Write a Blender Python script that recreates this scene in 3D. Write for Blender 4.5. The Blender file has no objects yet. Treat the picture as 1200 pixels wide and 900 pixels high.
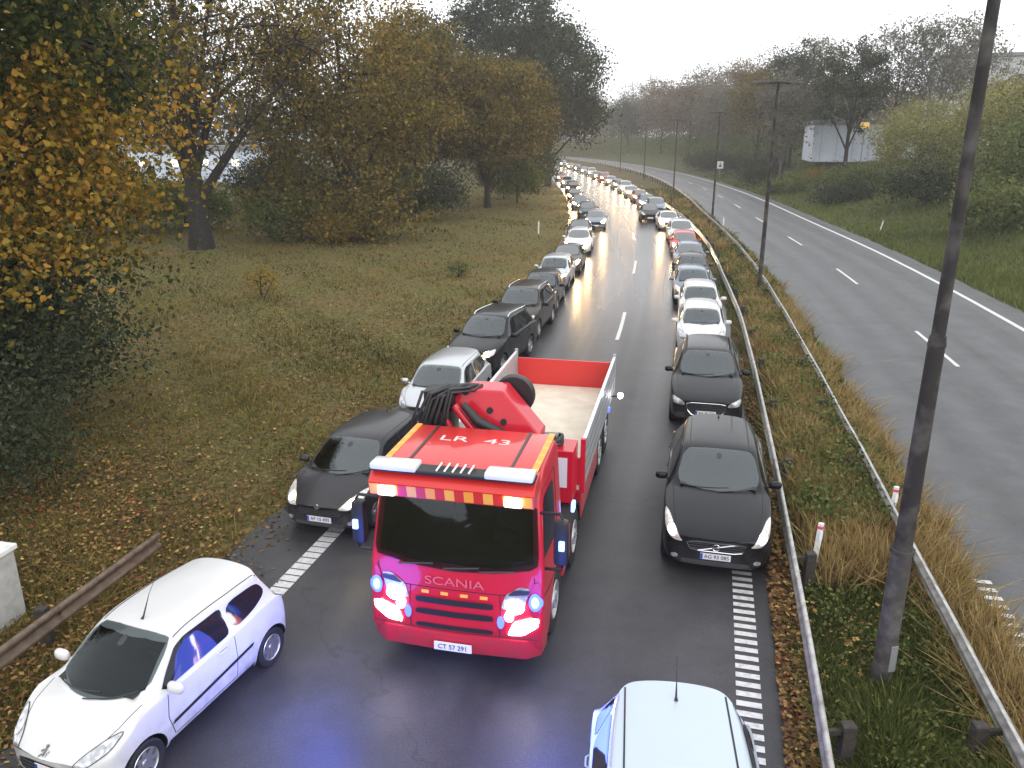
import bpy, bmesh, math, random
import numpy as np
from mathutils import Vector, Matrix
from mathutils.bvhtree import BVHTree
random.seed(7); rng = np.random.default_rng(7)
S = bpy.context.scene
COL = S.collection
R_ = math.radians

# ------------------------------------------------------------------ camera
cd = bpy.data.cameras.new('camera'); cam = bpy.data.objects.new('camera', cd); COL.objects.link(cam)
cam.location = (0, 0, 7.25); cam.rotation_euler = (R_(90 - 17.4), 0, 0)
cd.sensor_width = 36; cd.lens = 36 * 920 / 1200; cd.clip_end = 6000; cd.clip_start = .1
S.camera = cam
# ------------------------------------------------------------------ sky and sun (overcast)
W = bpy.data.worlds.new('World'); S.world = W; W.use_nodes = True
nt = W.node_tree; bg = nt.nodes['Background']
sky = nt.nodes.new('ShaderNodeTexSky'); sky.sky_type = 'NISHITA'; sky.sun_disc = False
sky.sun_elevation = R_(32); sky.sun_rotation = R_(150)
hs = nt.nodes.new('ShaderNodeHueSaturation'); hs.inputs['Saturation'].default_value = .25; hs.inputs['Value'].default_value = 1.0
mx = nt.nodes.new('ShaderNodeMixRGB'); mx.inputs[0].default_value = .82
mx.inputs[2].default_value = (9.6, 9.75, 10.0, 1)          # the even white of the cloud deck
nt.links.new(sky.outputs[0], hs.inputs['Color']); nt.links.new(hs.outputs[0], mx.inputs[1])
nt.links.new(mx.outputs[0], bg.inputs['Color']); bg.inputs['Strength'].default_value = .11
sd = bpy.data.lights.new('sun', 'SUN'); sun = bpy.data.objects.new('sun', sd); COL.objects.link(sun)
sd.energy = .6; sd.angle = R_(40); sd.color = (1, .97, .93)
sun.rotation_euler = (R_(90 - 32), 0, R_(180 - 150)); sun.location = (0, 0, 60)
S.view_settings.view_transform = 'Standard'; S.view_settings.look = 'None'
S.view_settings.exposure = 0.85; S.view_settings.gamma = 1.0; S.view_settings.use_curve_mapping = False
S.cycles.max_bounces = 6; S.cycles.transparent_max_bounces = 4; S.cycles.volume_bounces = 0
S.cycles.sample_clamp_indirect = 4.0; S.cycles.sample_clamp_direct = 40.0

# ------------------------------------------------------------------ materials
def mat(name, col=(.5, .5, .5), rough=.6, metal=0., coat=0., spec=.5, emit=None, es=0., noise=None, bump=None, ior=None):
    m = bpy.data.materials.new(name); m.use_nodes = True
    n = m.node_tree; b = n.nodes['Principled BSDF']
    b.inputs['Base Color'].default_value = (*col, 1); b.inputs['Roughness'].default_value = rough
    b.inputs['Metallic'].default_value = metal; b.inputs['Coat Weight'].default_value = coat
    b.inputs['Coat Roughness'].default_value = .06; b.inputs['Specular IOR Level'].default_value = spec
    if ior: b.inputs['IOR'].default_value = ior
    if emit:
        b.inputs['Emission Color'].default_value = (*emit, 1); b.inputs['Emission Strength'].default_value = es
    if noise or bump:
        tc = n.nodes.new('ShaderNodeTexCoord')
    if noise:                                            # (scale, colour b, lo, hi)
        sc, cb, lo, hi = noise
        tx = n.nodes.new('ShaderNodeTexNoise'); tx.inputs['Scale'].default_value = sc; tx.inputs['Detail'].default_value = 6
        rp = n.nodes.new('ShaderNodeValToRGB'); rp.color_ramp.elements[0].position = lo; rp.color_ramp.elements[1].position = hi
        rp.color_ramp.elements[0].color = (*col, 1); rp.color_ramp.elements[1].color = (*cb, 1)
        n.links.new(tc.outputs['Object'], tx.inputs['Vector']); n.links.new(tx.outputs[0], rp.inputs[0])
        n.links.new(rp.outputs[0], b.inputs['Base Color'])
    if bump:
        sc, st = bump
        tx = n.nodes.new('ShaderNodeTexNoise'); tx.inputs['Scale'].default_value = sc; tx.inputs['Detail'].default_value = 4
        bp = n.nodes.new('ShaderNodeBump'); bp.inputs['Strength'].default_value = st; bp.inputs['Distance'].default_value = .02
        n.links.new(tc.outputs['Object'], tx.inputs['Vector']); n.links.new(tx.outputs[0], bp.inputs['Height'])
        n.links.new(bp.outputs[0], b.inputs['Normal'])
    return m

def tinted(name, stops, transl=.25, rough=.75, spec=.1):
    """leaf / grass material: each face's own 'tint' number picks its colour"""
    m = bpy.data.materials.new(name); m.use_nodes = True
    n = m.node_tree; b = n.nodes['Principled BSDF']; out = n.nodes['Material Output']
    at = n.nodes.new('ShaderNodeAttribute'); at.attribute_name = 'tint'
    rp = n.nodes.new('ShaderNodeValToRGB'); cr = rp.color_ramp
    while len(cr.elements) < len(stops): cr.elements.new(.5)
    for e, (p, c) in zip(cr.elements, stops): e.position = p; e.color = (*c, 1)
    n.links.new(at.outputs['Fac'], rp.inputs[0]); n.links.new(rp.outputs[0], b.inputs['Base Color'])
    b.inputs['Roughness'].default_value = rough; b.inputs['Specular IOR Level'].default_value = spec
    if transl:
        t = n.nodes.new('ShaderNodeBsdfTranslucent'); n.links.new(rp.outputs[0], t.inputs['Color'])
        mxs = n.nodes.new('ShaderNodeMixShader'); mxs.inputs[0].default_value = transl
        n.links.new(b.outputs[0], mxs.inputs[1]); n.links.new(t.outputs[0], mxs.inputs[2]); n.links.new(mxs.outputs[0], out.inputs[0])
    return m

def paint(name, col, metal=.0, rough=.32):
    dark_ = max(col) < .05
    m = mat(name, col, rough, metal * (.4 if dark_ else 1), coat=.34 if dark_ else .55, spec=.12 if dark_ else .25)
    n = m.node_tree; b = n.nodes['Principled BSDF']      # road film: uneven gloss
    tc = n.nodes.new('ShaderNodeTexCoord'); tx = n.nodes.new('ShaderNodeTexNoise'); tx.inputs['Scale'].default_value = 2.2; tx.inputs['Detail'].default_value = 7
    mr = n.nodes.new('ShaderNodeMapRange'); mr.inputs[1].default_value = .35; mr.inputs[2].default_value = .7; mr.inputs[3].default_value = .015; mr.inputs[4].default_value = .11
    n.links.new(tc.outputs['Object'], tx.inputs[0]); n.links.new(tx.outputs[0], mr.inputs[0]); n.links.new(mr.outputs[0], b.inputs['Coat Roughness'])
    sx = n.nodes.new('ShaderNodeSeparateXYZ'); n.links.new(tc.outputs['Object'], sx.inputs[0])         # spray and road dirt on the lower panels
    d1 = n.nodes.new('ShaderNodeMapRange'); d1.inputs[1].default_value = .2; d1.inputs[2].default_value = .85; d1.inputs[3].default_value = .75; d1.inputs[4].default_value = .03; n.links.new(sx.outputs[2], d1.inputs[0])
    t2 = n.nodes.new('ShaderNodeTexNoise'); t2.inputs['Scale'].default_value = 5; t2.inputs['Detail'].default_value = 8; n.links.new(tc.outputs['Object'], t2.inputs[0])
    d2 = n.nodes.new('ShaderNodeMapRange'); d2.inputs[1].default_value = .35; d2.inputs[2].default_value = .75; d2.inputs[3].default_value = .15; d2.inputs[4].default_value = 1; n.links.new(t2.outputs[0], d2.inputs[0])
    mu = n.nodes.new('ShaderNodeMath'); mu.operation = 'MULTIPLY'; n.links.new(d1.outputs[0], mu.inputs[0]); n.links.new(d2.outputs[0], mu.inputs[1])
    mi = n.nodes.new('ShaderNodeMixRGB'); mi.inputs[1].default_value = (*col, 1); mi.inputs[2].default_value = (.075, .066, .056, 1); n.links.new(mu.outputs[0], mi.inputs[0]); n.links.new(mi.outputs[0], b.inputs['Base Color'])
    return m

PAINT = dict(
    white=paint('white_paint', (.6, .6, .6)), black=paint('black_paint', (.008, .009, .011), .2),
    charcoal=paint('charcoal_paint', (.035, .035, .038), .6), silver=paint('silver_paint', (.52, .54, .56), .75),
    grey=paint('grey_paint', (.16, .17, .18), .6), red=paint('red_paint', (.5, .02, .02)), blue=paint('blue_paint', (.05, .09, .2), .3),
    steelblue=paint('steel_blue_paint', (.16, .2, .26), .5), brown=paint('brown_paint', (.028, .02, .017), .4),
    green=paint('dark_green_paint', (.015, .035, .028), .3), pale=paint('pale_blue_paint', (.46, .53, .62), .25),
    darkred=paint('dark_red_paint', (.22, .02, .025), .2), beige=paint('beige_paint', (.4, .36, .3), .5))
M = dict(
    glass=mat('car_glass', (.012, .014, .017), .04, 0, spec=.4), screen=mat('windscreen_glass', (.045, .055, .06), .03, 0, spec=.9, ior=1.75), darkscreen=mat('dark_reflection_windscreen_glass', (.006, .008, .009), .04, 0, spec=.3), plastic=mat('black_plastic', (.012, .012, .013), .5),  # darkscreen: a dark reflection put into the glass colour
    trim=mat('dark_trim', (.03, .03, .032), .4), rubber=mat('tyre_rubber', (.014, .014, .015), .8, bump=(60, .3)),
    rim=mat('alloy_rim', (.55, .56, .58), .3, .85), chrome=mat('chrome', (.75, .75, .77), .12, 1.), hub=mat('dark_alloy', (.2, .2, .21), .35, .8),
    lamp=mat('lamp_glass', (.36, .37, .39), .12, .4, coat=1., noise=(16, (.62, .63, .65), .42, .6)), lit=mat('headlight_lit', (.9, .9, .85), .2, emit=(1, .68, .34), es=160),
    litw=mat('headlight_white', (.9, .9, .9), .2, emit=(.93, .96, 1), es=6), dim=mat('running_light', (.32, .32, .33), .15, .3, coat=1, emit=(1, .88, .68), es=.16, noise=(18, (.6, .6, .6), .45, .6)),
    far=mat('headlight_far', (.9, .9, .85), .2, emit=(1, .62, .27), es=430),
    plate=mat('plate_white', (.75, .75, .74), .4), ink=mat('plate_ink', (.02, .02, .02), .5), eu=mat('plate_blue', (.02, .07, .4), .4),
    seam=mat('panel_gap', (.01, .01, .01), .8), amber=mat('amber_lens', (.75, .25, .02), .2, coat=1), redlens=mat('red_lens', (.4, .01, .01), .15, coat=1),
    blue=mat('blue_strobe', (.1, .2, 1), .2, emit=(.06, .10, 1), es=1.7), bluelens=mat('blue_strobe_core', (.3, .5, 1), .2, emit=(.16, .34, 1), es=2.4),  # blue: glow of the halo disc around the strobe core
    steel=mat('galvanised_steel', (.42, .43, .44), .42, .55, noise=(9, (.3, .3, .29), .4, .7)),
)
def pane(name, tint, ior=2.0):
    m = bpy.data.materials.new(name); m.use_nodes = True; n = m.node_tree; n.nodes.remove(n.nodes['Principled BSDF'])
    t = n.nodes.new('ShaderNodeBsdfTransparent'); t.inputs[0].default_value = (*tint, 1); g = n.nodes.new('ShaderNodeBsdfGlossy'); g.inputs['Roughness'].default_value = .03; g.inputs[0].default_value = (.9, .97, 1, 1)
    f = n.nodes.new('ShaderNodeFresnel'); f.inputs[0].default_value = ior; x = n.nodes.new('ShaderNodeMixShader')
    n.links.new(f.outputs[0], x.inputs[0]); n.links.new(t.outputs[0], x.inputs[1]); n.links.new(g.outputs[0], x.inputs[2]); n.links.new(x.outputs[0], n.nodes['Material Output'].inputs[0]); return m
M['pane'] = pane('clear_windscreen', (.62, .68, .66)); M['cityscreen'] = pane('city_car_dark_reflection_pane', (.42, .46, .46), 1.42); M['seat'] = mat('seat_cloth', (.045, .045, .048), .9); M['dash'] = mat('dashboard_plastic', (.02, .02, .021), .6)  # city pane tinted darker, standing in for the reflection of an unbuilt bridge
M['cabin'] = mat('cabin_lining', (.06, .058, .055), .9)
# ------------------------------------------------------------------ helpers
def link(name, me, parent=None, loc=None):
    o = bpy.data.objects.new(name, me); COL.objects.link(o)
    if parent is not None: o.parent = parent
    if loc is not None: o.location = loc
    return o
def tag(o, label=None, cat=None, group=None, kind=None):
    if label: o['label'] = label
    if cat: o['category'] = cat
    if group: o['group'] = group
    if kind: o['kind'] = kind
    return o
def empty(name, loc=(0, 0, 0), rz=0., label=None, cat=None, group=None):
    o = bpy.data.objects.new(name, None); COL.objects.link(o); o.location = loc; o.rotation_euler = (0, 0, rz)
    o.empty_display_size = .3
    return tag(o, label, cat, group)

class MB:
    def __init__(s): s.v = []; s.f = []; s.m = []
    def add(s, v, f, mi=0):
        b = len(s.v); s.v += [tuple(p) for p in v]; s.f += [tuple(i + b for i in q) for q in f]; s.m += [mi] * len(f); return s
    def box(s, x0, x1, y0, y1, z0, z1, mi=0, mtx=None):
        v = [(x0, y0, z0), (x1, y0, z0), (x1, y1, z0), (x0, y1, z0), (x0, y0, z1), (x1, y0, z1), (x1, y1, z1), (x0, y1, z1)]
        if mtx is not None: v = [mtx @ Vector(p) for p in v]
        return s.add(v, [(0, 3, 2, 1), (4, 5, 6, 7), (0, 1, 5, 4), (1, 2, 6, 5), (2, 3, 7, 6), (3, 0, 4, 7)], mi)
    def tube(s, pts, r, n=8, mi=0, caps=True):
        pts = [Vector(p) for p in pts]; rs = r if isinstance(r, (list, tuple)) else [r] * len(pts)
        vs = []; fs = []; up0 = None
        for i, p in enumerate(pts):
            d = (pts[min(i + 1, len(pts) - 1)] - pts[max(i - 1, 0)])
            d = d.normalized() if d.length > 1e-9 else Vector((0, 0, 1))
            if up0 is None:
                up0 = Vector((0, 0, 1)) if abs(d.z) < .9 else Vector((1, 0, 0))
            a = d.cross(up0); a.normalize(); b = a.cross(d); up0 = b if b.length > .1 else up0
            for k in range(n):
                t = 2 * math.pi * k / n
                vs.append(p + (a * math.cos(t) + b * math.sin(t)) * rs[i])
        for i in range(len(pts) - 1):
            for k in range(n):
                fs.append((i * n + k, i * n + (k + 1) % n, (i + 1) * n + (k + 1) % n, (i + 1) * n + k))
        if caps: fs.append(tuple(range(n))[::-1]); fs.append(tuple(range((len(pts) - 1) * n, len(pts) * n)))
        return s.add(vs, fs, mi)
    def lathe(s, prof, c=(0, 0, 0), axis='x', n=24, mi=0):
        vs = []; fs = []; L = len(prof)
        for k in range(n):
            t = 2 * math.pi * k / n
            for (r, h) in prof:
                p = (h, r * math.cos(t), r * math.sin(t)) if axis == 'x' else ((r * math.cos(t), r * math.sin(t), h) if axis == 'z' else (r * math.cos(t), h, r * math.sin(t)))
                vs.append((p[0] + c[0], p[1] + c[1], p[2] + c[2]))
        for k in range(n):
            for j in range(L - 1):
                fs.append((k * L + j, ((k + 1) % n) * L + j, ((k + 1) % n) * L + j + 1, k * L + j + 1))
        return s.add(vs, fs, mi)
    def prism(s, poly, fn, mi=0):
        """poly: list of (a,b); fn(a,b,0|1) -> xyz on the two sides"""
        n = len(poly); v = [fn(a, b, 0) for a, b in poly] + [fn(a, b, 1) for a, b in poly]
        return s.add(v, [tuple(range(n))[::-1], tuple(range(n, 2 * n))] + [(i, (i + 1) % n, n + (i + 1) % n, n + i) for i in range(n)], mi)
    def mesh(s, name, mats, smooth=None, bevel=0., weld=False):
        me = bpy.data.meshes.new(name); me.from_pydata([tuple(p) for p in s.v], [], s.f); 
        for m in (mats if isinstance(mats, (list, tuple)) else [mats]): me.materials.append(m)
        me.polygons.foreach_set('material_index', s.m)
        bm = bmesh.new(); bm.from_mesh(me)
        if weld: bmesh.ops.remove_doubles(bm, verts=bm.verts, dist=1e-5)
        bmesh.ops.recalc_face_normals(bm, faces=bm.faces)
        if bevel:
            es = [e for e in bm.edges if len(e.link_faces) == 2 and e.calc_face_angle(0) > .5]
            bmesh.ops.bevel(bm, geom=es, offset=bevel, segments=2, profile=.6, affect='EDGES', clamp_overlap=True)
        bm.to_mesh(me); bm.free()
        if smooth:
            me.shade_smooth(); me.set_sharp_from_angle(angle=R_(smooth))
        return me
    def build(s, name, mats, parent=None, smooth=None, bevel=0., weld=False, loc=None):
        return link(name, s.mesh(name, mats, smooth, bevel, weld), parent, loc)

def text_mesh(txt, size, m, name='lettering', extrude=.002):
    cu = bpy.data.curves.new('t', 'FONT'); cu.body = txt; cu.size = size; cu.extrude = extrude; cu.align_x = 'CENTER'; cu.align_y = 'CENTER'
    o = bpy.data.objects.new('t', cu); COL.objects.link(o)
    dg = bpy.context.evaluated_depsgraph_get(); me = bpy.data.meshes.new_from_object(o.evaluated_get(dg))
    bpy.data.objects.remove(o); bpy.data.curves.remove(cu); me.name = name; me.materials.clear(); me.materials.append(m); return me

def spline(kn):
    x = np.array([k[0] for k in kn], float); y = np.array([k[1] for k in kn], float); n = len(x); h = np.diff(x)
    A = np.zeros((n, n)); b = np.zeros(n); A[0, 0] = A[-1, -1] = 1
    for i in range(1, n - 1):
        A[i, i - 1] = h[i - 1]; A[i, i] = 2 * (h[i - 1] + h[i]); A[i, i + 1] = h[i]
        b[i] = 6 * ((y[i + 1] - y[i]) / h[i] - (y[i] - y[i - 1]) / h[i - 1])
    mm = np.linalg.solve(A, b)
    def f(q):
        q = np.asarray(q, float); i = np.clip(np.searchsorted(x, q) - 1, 0, n - 2); a = q - x[i]; c = x[i + 1] - q
        r = mm[i] * c**3 / (6 * h[i]) + mm[i + 1] * a**3 / (6 * h[i]) + (y[i] / h[i] - mm[i] * h[i] / 6) * c + (y[i + 1] / h[i] - mm[i + 1] * h[i] / 6) * a
        return r
    return f
# the median rail on our side and the dashed line of the opposite carriageway, as x over distance y
RX = spline([(-12, -1.7), (0, 1.6), (7, 3.5), (16.3, 5.8), (24.4, 7.68), (31, 9.1), (38.2, 10.43), (46.1, 11.89), (63, 14.3), (77, 15.6), (90, 16.4), (110, 17.1), (135, 17.3), (165, 16.9), (200, 15.5), (245, 12), (300, 5), (360, -6)])
DX = spline([(-12, 6.4), (0, 9.2), (10, 11.5), (23.9, 14.55), (39.8, 17.8), (55.3, 20.4), (70.75, 22.5), (97.7, 26.2), (135, 29.8), (175, 31.6), (211, 31.0), (256, 28.0), (310, 21.5), (360, 13)])
def heading(f, y): return math.atan2(float(f(y + .5) - f(y - .5)), 1.0)

def ss(a, b, x): t = np.clip((x - a) / (b - a), 0, 1); return t * t * (3 - 2 * t)
def wob(x, y): return np.sin(x * .31 + 1.3) * np.cos(y * .27 + .4) + .6 * np.sin(x * .83 + y * .57) + .35 * np.sin(x * 1.9 - y * 1.6 + 2)
def hgt(x, y):
    yy = np.clip(y, -12, 355); x = np.asarray(x, float)
    dl = (RX(yy) - 10.3) - x; dr = x - (DX(yy) + 6.2)
    med = np.minimum(x - (RX(yy) - .3), (DX(yy) - 4.2) - x)
    h = -.02 + .0 * x
    h = h + ss(.2, 2.5, dl) * (.05 * wob(x, y) + .012 * np.clip(dl, 0, 80)) + 1.2 * ss(18, 60, dl)
    h = h + ss(.5, 4, dr) * (.08 * wob(x, y)) + 4.3 * ss(1.5, 20, dr) + 3.0 * ss(20, 90, dr)
    h = h + ss(.3, 1.2, med) * (.06 * wob(x * 1.7, y * 1.7) + .02)
    return h
def gz(x, y): return float(hgt(np.array(x), np.array(y)))

# ------------------------------------------------------------------ ground
def build_ground():
    m = bpy.data.materials.new('verge_soil_and_turf'); m.use_nodes = True; n = m.node_tree; b = n.nodes['Principled BSDF']; b.inputs['Roughness'].default_value = .9; b.inputs['Specular IOR Level'].default_value = .2
    tc = n.nodes.new('ShaderNodeTexCoord')
    def nz(sc, det=6): 
        t = n.nodes.new('ShaderNodeTexNoise'); t.inputs['Scale'].default_value = sc; t.inputs['Detail'].default_value = det; t.inputs['Roughness'].default_value = .65
        n.links.new(tc.outputs['Object'], t.inputs[0]); return t.outputs[0]
    def ramp(src, stops):
        r = n.nodes.new('ShaderNodeValToRGB'); cr = r.color_ramp
        while len(cr.elements) < len(stops): cr.elements.new(.5)
        for e, (p, c) in zip(cr.elements, stops): e.position = p; e.color = (*c, 1)
        n.links.new(src, r.inputs[0]); return r.outputs[0]
    def mixc(f, a, c, mode='MIX'):
        x = n.nodes.new('ShaderNodeMixRGB'); x.blend_type = mode
        if isinstance(f, float): x.inputs[0].default_value = f
        else: n.links.new(f, x.inputs[0])
        n.links.new(a, x.inputs[1]); n.links.new(c, x.inputs[2]); return x.outputs[0]
    fine = nz(6); mid = nz(.35); huge = nz(.07, 3)
    left = mixc(ramp(mid, [(.42, (0, 0, 0)), (.6, (1, 1, 1))]), ramp(fine, [(.32, (.04, .03, .012)), (.52, (.12, .09, .03)), (.72, (.22, .16, .055))]),
                ramp(fine, [(.32, (.03, .034, .011)), (.55, (.11, .102, .028)), (.75, (.19, .16, .05))]))
    right = mixc(ramp(mid, [(.4, (0, 0, 0)), (.65, (1, 1, 1))]), ramp(fine, [(.3, (.03, .045, .014)), (.7, (.085, .1, .033))]), ramp(fine, [(.3, (.05, .05, .022)), (.7, (.12, .11, .05))]))
    medn = mixc(ramp(mid, [(.4, (0, 0, 0)), (.6, (1, 1, 1))]), ramp(fine, [(.3, (.02, .025, .01)), (.7, (.06, .07, .02))]), ramp(fine, [(.3, (.05, .032, .014)), (.7, (.14, .09, .04))]))
    at = n.nodes.new('ShaderNodeAttribute'); at.attribute_name = 'zone'
    sx = n.nodes.new('ShaderNodeSeparateColor'); n.links.new(at.outputs['Color'], sx.inputs[0])
    c = mixc(sx.outputs[0], left, medn); c = mixc(sx.outputs[1], c, right)
    n.links.new(c, b.inputs['Base Color'])
    bp = n.nodes.new('ShaderNodeBump'); bp.inputs['Strength'].default_value = .6; bp.inputs['Distance'].default_value = .08
    n.links.new(fine, bp.inputs['Height']); n.links.new(bp.outputs[0], b.inputs['Normal'])
    xs = np.concatenate([[-2500, -900, -400, -220], np.arange(-140, -30, 4), np.arange(-30, 45, .6), np.arange(45, 140, 3), [200, 400, 900, 2500]])
    ys = np.concatenate([[-600, -100, -30], np.arange(-12, 60, .8), np.arange(60, 200, 2.5), np.arange(200, 420, 8), [520, 800, 1400, 3000]])
    X, Y = np.meshgrid(xs, ys); Z = hgt(X, Y)
    nx, ny = len(xs), len(ys); v = np.stack([X, Y, Z], -1).reshape(-1, 3)
    me = bpy.data.meshes.new('ground')
    i = np.arange(nx * ny).reshape(ny, nx); f = np.stack([i[:-1, :-1], i[:-1, 1:], i[1:, 1:], i[1:, :-1]], -1).reshape(-1, 4)
    me.from_pydata(v.tolist(), [], f.tolist()); me.materials.append(m); me.shade_smooth()
    yy = np.clip(Y, -12, 355); zr = ss(-3, 3, X - (DX(yy) + .5)); zm = ss(-3, 2, X - (RX(yy) - 3)) * (1 - zr)
    a = me.color_attributes.new('zone', 'FLOAT_COLOR', 'POINT'); cc = np.zeros((nx * ny, 4)); cc[:, 0] = zm.ravel(); cc[:, 1] = zr.ravel(); cc[:, 3] = 1
    a.data.foreach_set('color', cc.ravel())
    tag(link('ground', me), 'grass verges, median strip and banks either side of the roads', 'ground', kind='structure')
build_ground()

def asphalt(name, base, wet, lo, hi, axis_f, off0, off1):
    m = bpy.data.materials.new(name); m.use_nodes = True; n = m.node_tree; b = n.nodes['Principled BSDF']
    tc = n.nodes.new('ShaderNodeTexCoord'); uv = n.nodes.new('ShaderNodeUVMap')
    t1 = n.nodes.new('ShaderNodeTexNoise'); t1.inputs['Scale'].default_value = 45; t1.inputs['Detail'].default_value = 5
    t2 = n.nodes.new('ShaderNodeTexNoise'); t2.inputs['Scale'].default_value = .6; t2.inputs['Detail'].default_value = 2.5
    n.links.new(tc.outputs['Object'], t1.inputs[0])
    mp = n.nodes.new('ShaderNodeMapping'); mp.inputs['Scale'].default_value = (1.6, .05, 1); n.links.new(uv.outputs[0], mp.inputs[0]); n.links.new(mp.outputs[0], t2.inputs[0])
    r1 = n.nodes.new('ShaderNodeValToRGB'); r1.color_ramp.elements[0].position = .3; r1.color_ramp.elements[1].position = .75
    r1.color_ramp.elements[0].color = (*[c * .7 for c in base], 1); r1.color_ramp.elements[1].color = (*[c * 1.45 for c in base], 1)
    n.links.new(t1.outputs[0], r1.inputs[0])
    r2 = n.nodes.new('ShaderNodeValToRGB'); r2.color_ramp.elements[0].position = .3; r2.color_ramp.elements[1].position = .7
    r2.color_ramp.elements[0].color = (.78, .78, .78, 1); r2.color_ramp.elements[1].color = (1.15, 1.13, 1.1, 1); n.links.new(t2.outputs[0], r2.inputs[0])
    x = n.nodes.new('ShaderNodeMixRGB'); x.blend_type = 'MULTIPLY'; x.inputs[0].default_value = 1; n.links.new(r1.outputs[0], x.inputs[1]); n.links.new(r2.outputs[0], x.inputs[2])
    sp = n.nodes.new('ShaderNodeSeparateXYZ'); n.links.new(uv.outputs[0], sp.inputs[0])           # worn, polished wheel tracks along the lanes
    wv = n.nodes.new('ShaderNodeMath'); wv.operation = 'MULTIPLY_ADD'; wv.inputs[1].default_value = 2 * math.pi / 1.82; wv.inputs[2].default_value = off0; n.links.new(sp.outputs[0], wv.inputs[0])
    sn = n.nodes.new('ShaderNodeMath'); sn.operation = 'SINE'; n.links.new(wv.outputs[0], sn.inputs[0])
    tn = n.nodes.new('ShaderNodeMath'); tn.operation = 'MULTIPLY_ADD'; tn.inputs[1].default_value = .13; tn.inputs[2].default_value = 1.0; n.links.new(sn.outputs[0], tn.inputs[0])
    vo = n.nodes.new('ShaderNodeTexVoronoi'); vo.feature = 'DISTANCE_TO_EDGE'; vo.inputs['Scale'].default_value = .11; dn = n.nodes.new('ShaderNodeTexNoise'); dn.inputs['Scale'].default_value = 1.3; dn.inputs['Detail'].default_value = 5
    dm = n.nodes.new('ShaderNodeVectorMath'); dm.operation = 'MULTIPLY_ADD'; dm.inputs[1].default_value = (1.6, 1.6, 0); n.links.new(tc.outputs['Object'], dn.inputs[0]); n.links.new(dn.outputs['Color'], dm.inputs[0]); n.links.new(tc.outputs['Object'], dm.inputs[2]); n.links.new(dm.outputs[0], vo.inputs['Vector'])
    cr_ = n.nodes.new('ShaderNodeMapRange'); cr_.inputs[1].default_value = .0015; cr_.inputs[2].default_value = .004; cr_.inputs[3].default_value = .74; cr_.inputs[4].default_value = 1; n.links.new(vo.outputs['Distance'], cr_.inputs[0])
    t3 = n.nodes.new('ShaderNodeTexNoise'); t3.inputs['Scale'].default_value = .9; t3.inputs['Detail'].default_value = 8; t3.inputs['Roughness'].default_value = .7; n.links.new(tc.outputs['Object'], t3.inputs[0])
    st = n.nodes.new('ShaderNodeMapRange'); st.inputs[1].default_value = .3; st.inputs[2].default_value = .72; st.inputs[3].default_value = .72; st.inputs[4].default_value = 1.3; n.links.new(t3.outputs[0], st.inputs[0])
    m1_ = n.nodes.new('ShaderNodeMath'); m1_.operation = 'MULTIPLY'; n.links.new(tn.outputs[0], m1_.inputs[0]); n.links.new(cr_.outputs[0], m1_.inputs[1])
    m2_ = n.nodes.new('ShaderNodeMath'); m2_.operation = 'MULTIPLY'; n.links.new(m1_.outputs[0], m2_.inputs[0]); n.links.new(st.outputs[0], m2_.inputs[1])
    vm = n.nodes.new('ShaderNodeVectorMath'); vm.operation = 'SCALE'; n.links.new(x.outputs[0], vm.inputs[0]); n.links.new(m2_.outputs[0], vm.inputs['Scale'])
    n.links.new(vm.outputs[0], b.inputs['Base Color'])
    mr = n.nodes.new('ShaderNodeMapRange'); mr.inputs[1].default_value = .35; mr.inputs[2].default_value = .65; mr.inputs[3].default_value = lo; mr.inputs[4].default_value = hi
    n.links.new(t2.outputs[0], mr.inputs[0])
    wet_ = n.nodes.new('ShaderNodeMapRange'); wet_.interpolation_type = 'SMOOTHSTEP'; wet_.inputs[1].default_value = 17; wet_.inputs[2].default_value = 40; wet_.inputs[3].default_value = 1; wet_.inputs[4].default_value = off1; n.links.new(sp.outputs[1], wet_.inputs[0])
    rm_ = n.nodes.new('ShaderNodeMath'); rm_.operation = 'MULTIPLY'; n.links.new(mr.outputs[0], rm_.inputs[0]); n.links.new(wet_.outputs[0], rm_.inputs[1]); n.links.new(rm_.outputs[0], b.inputs['Roughness'])
    b.inputs['Specular IOR Level'].default_value = wet
    bp = n.nodes.new('ShaderNodeBump'); bp.inputs['Strength'].default_value = .25; bp.inputs['Distance'].default_value = .006
    n.links.new(t1.outputs[0], bp.inputs['Height']); n.links.new(bp.outputs[0], b.inputs['Normal'])
    return m
def ribbon(name, f, offs, y0, y1, dy, z, m, label, uneven=0.):
    ys = np.arange(y0, y1 + .01, dy); mb = []; uvs = []
    for y in ys:
        for k, o in enumerate(offs):
            w = uneven * (math.sin(y * 1.7) + math.sin(y * .73 + 2) + .6 * math.sin(y * 4.3)) if k in (0, len(offs) - 1) else 0
            mb.append((float(f(y)) + o + w, y, z)); uvs.append((o, y))
    n = len(offs); fs = [(i * n + k, i * n + k + 1, (i + 1) * n + k + 1, (i + 1) * n + k) for i in range(len(ys) - 1) for k in range(n - 1)]
    me = bpy.data.meshes.new(name); me.from_pydata(mb, [], fs); me.materials.append(m)
    ul = me.uv_layers.new(name='UVMap'); li = np.zeros(len(me.loops), int); me.loops.foreach_get('vertex_index', li)
    ul.data.foreach_set('uv', np.array(uvs)[li].ravel())
    return tag(link(name, me), label, 'road', kind='structure')
wetm = asphalt('wet_asphalt', (.041, .041, .0445), .45, .42, .60, RX, 0, .52)
drym = asphalt('damp_asphalt', (.068, .070, .074), .4, .45, .62, DX, 0, .9)
ribbon('road', RX, [-10.1, -7, -4.5, -2, -.3], -12, 340, 1.0, .02, wetm, 'wet asphalt carriageway carrying the queue of cars', .04)
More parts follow.
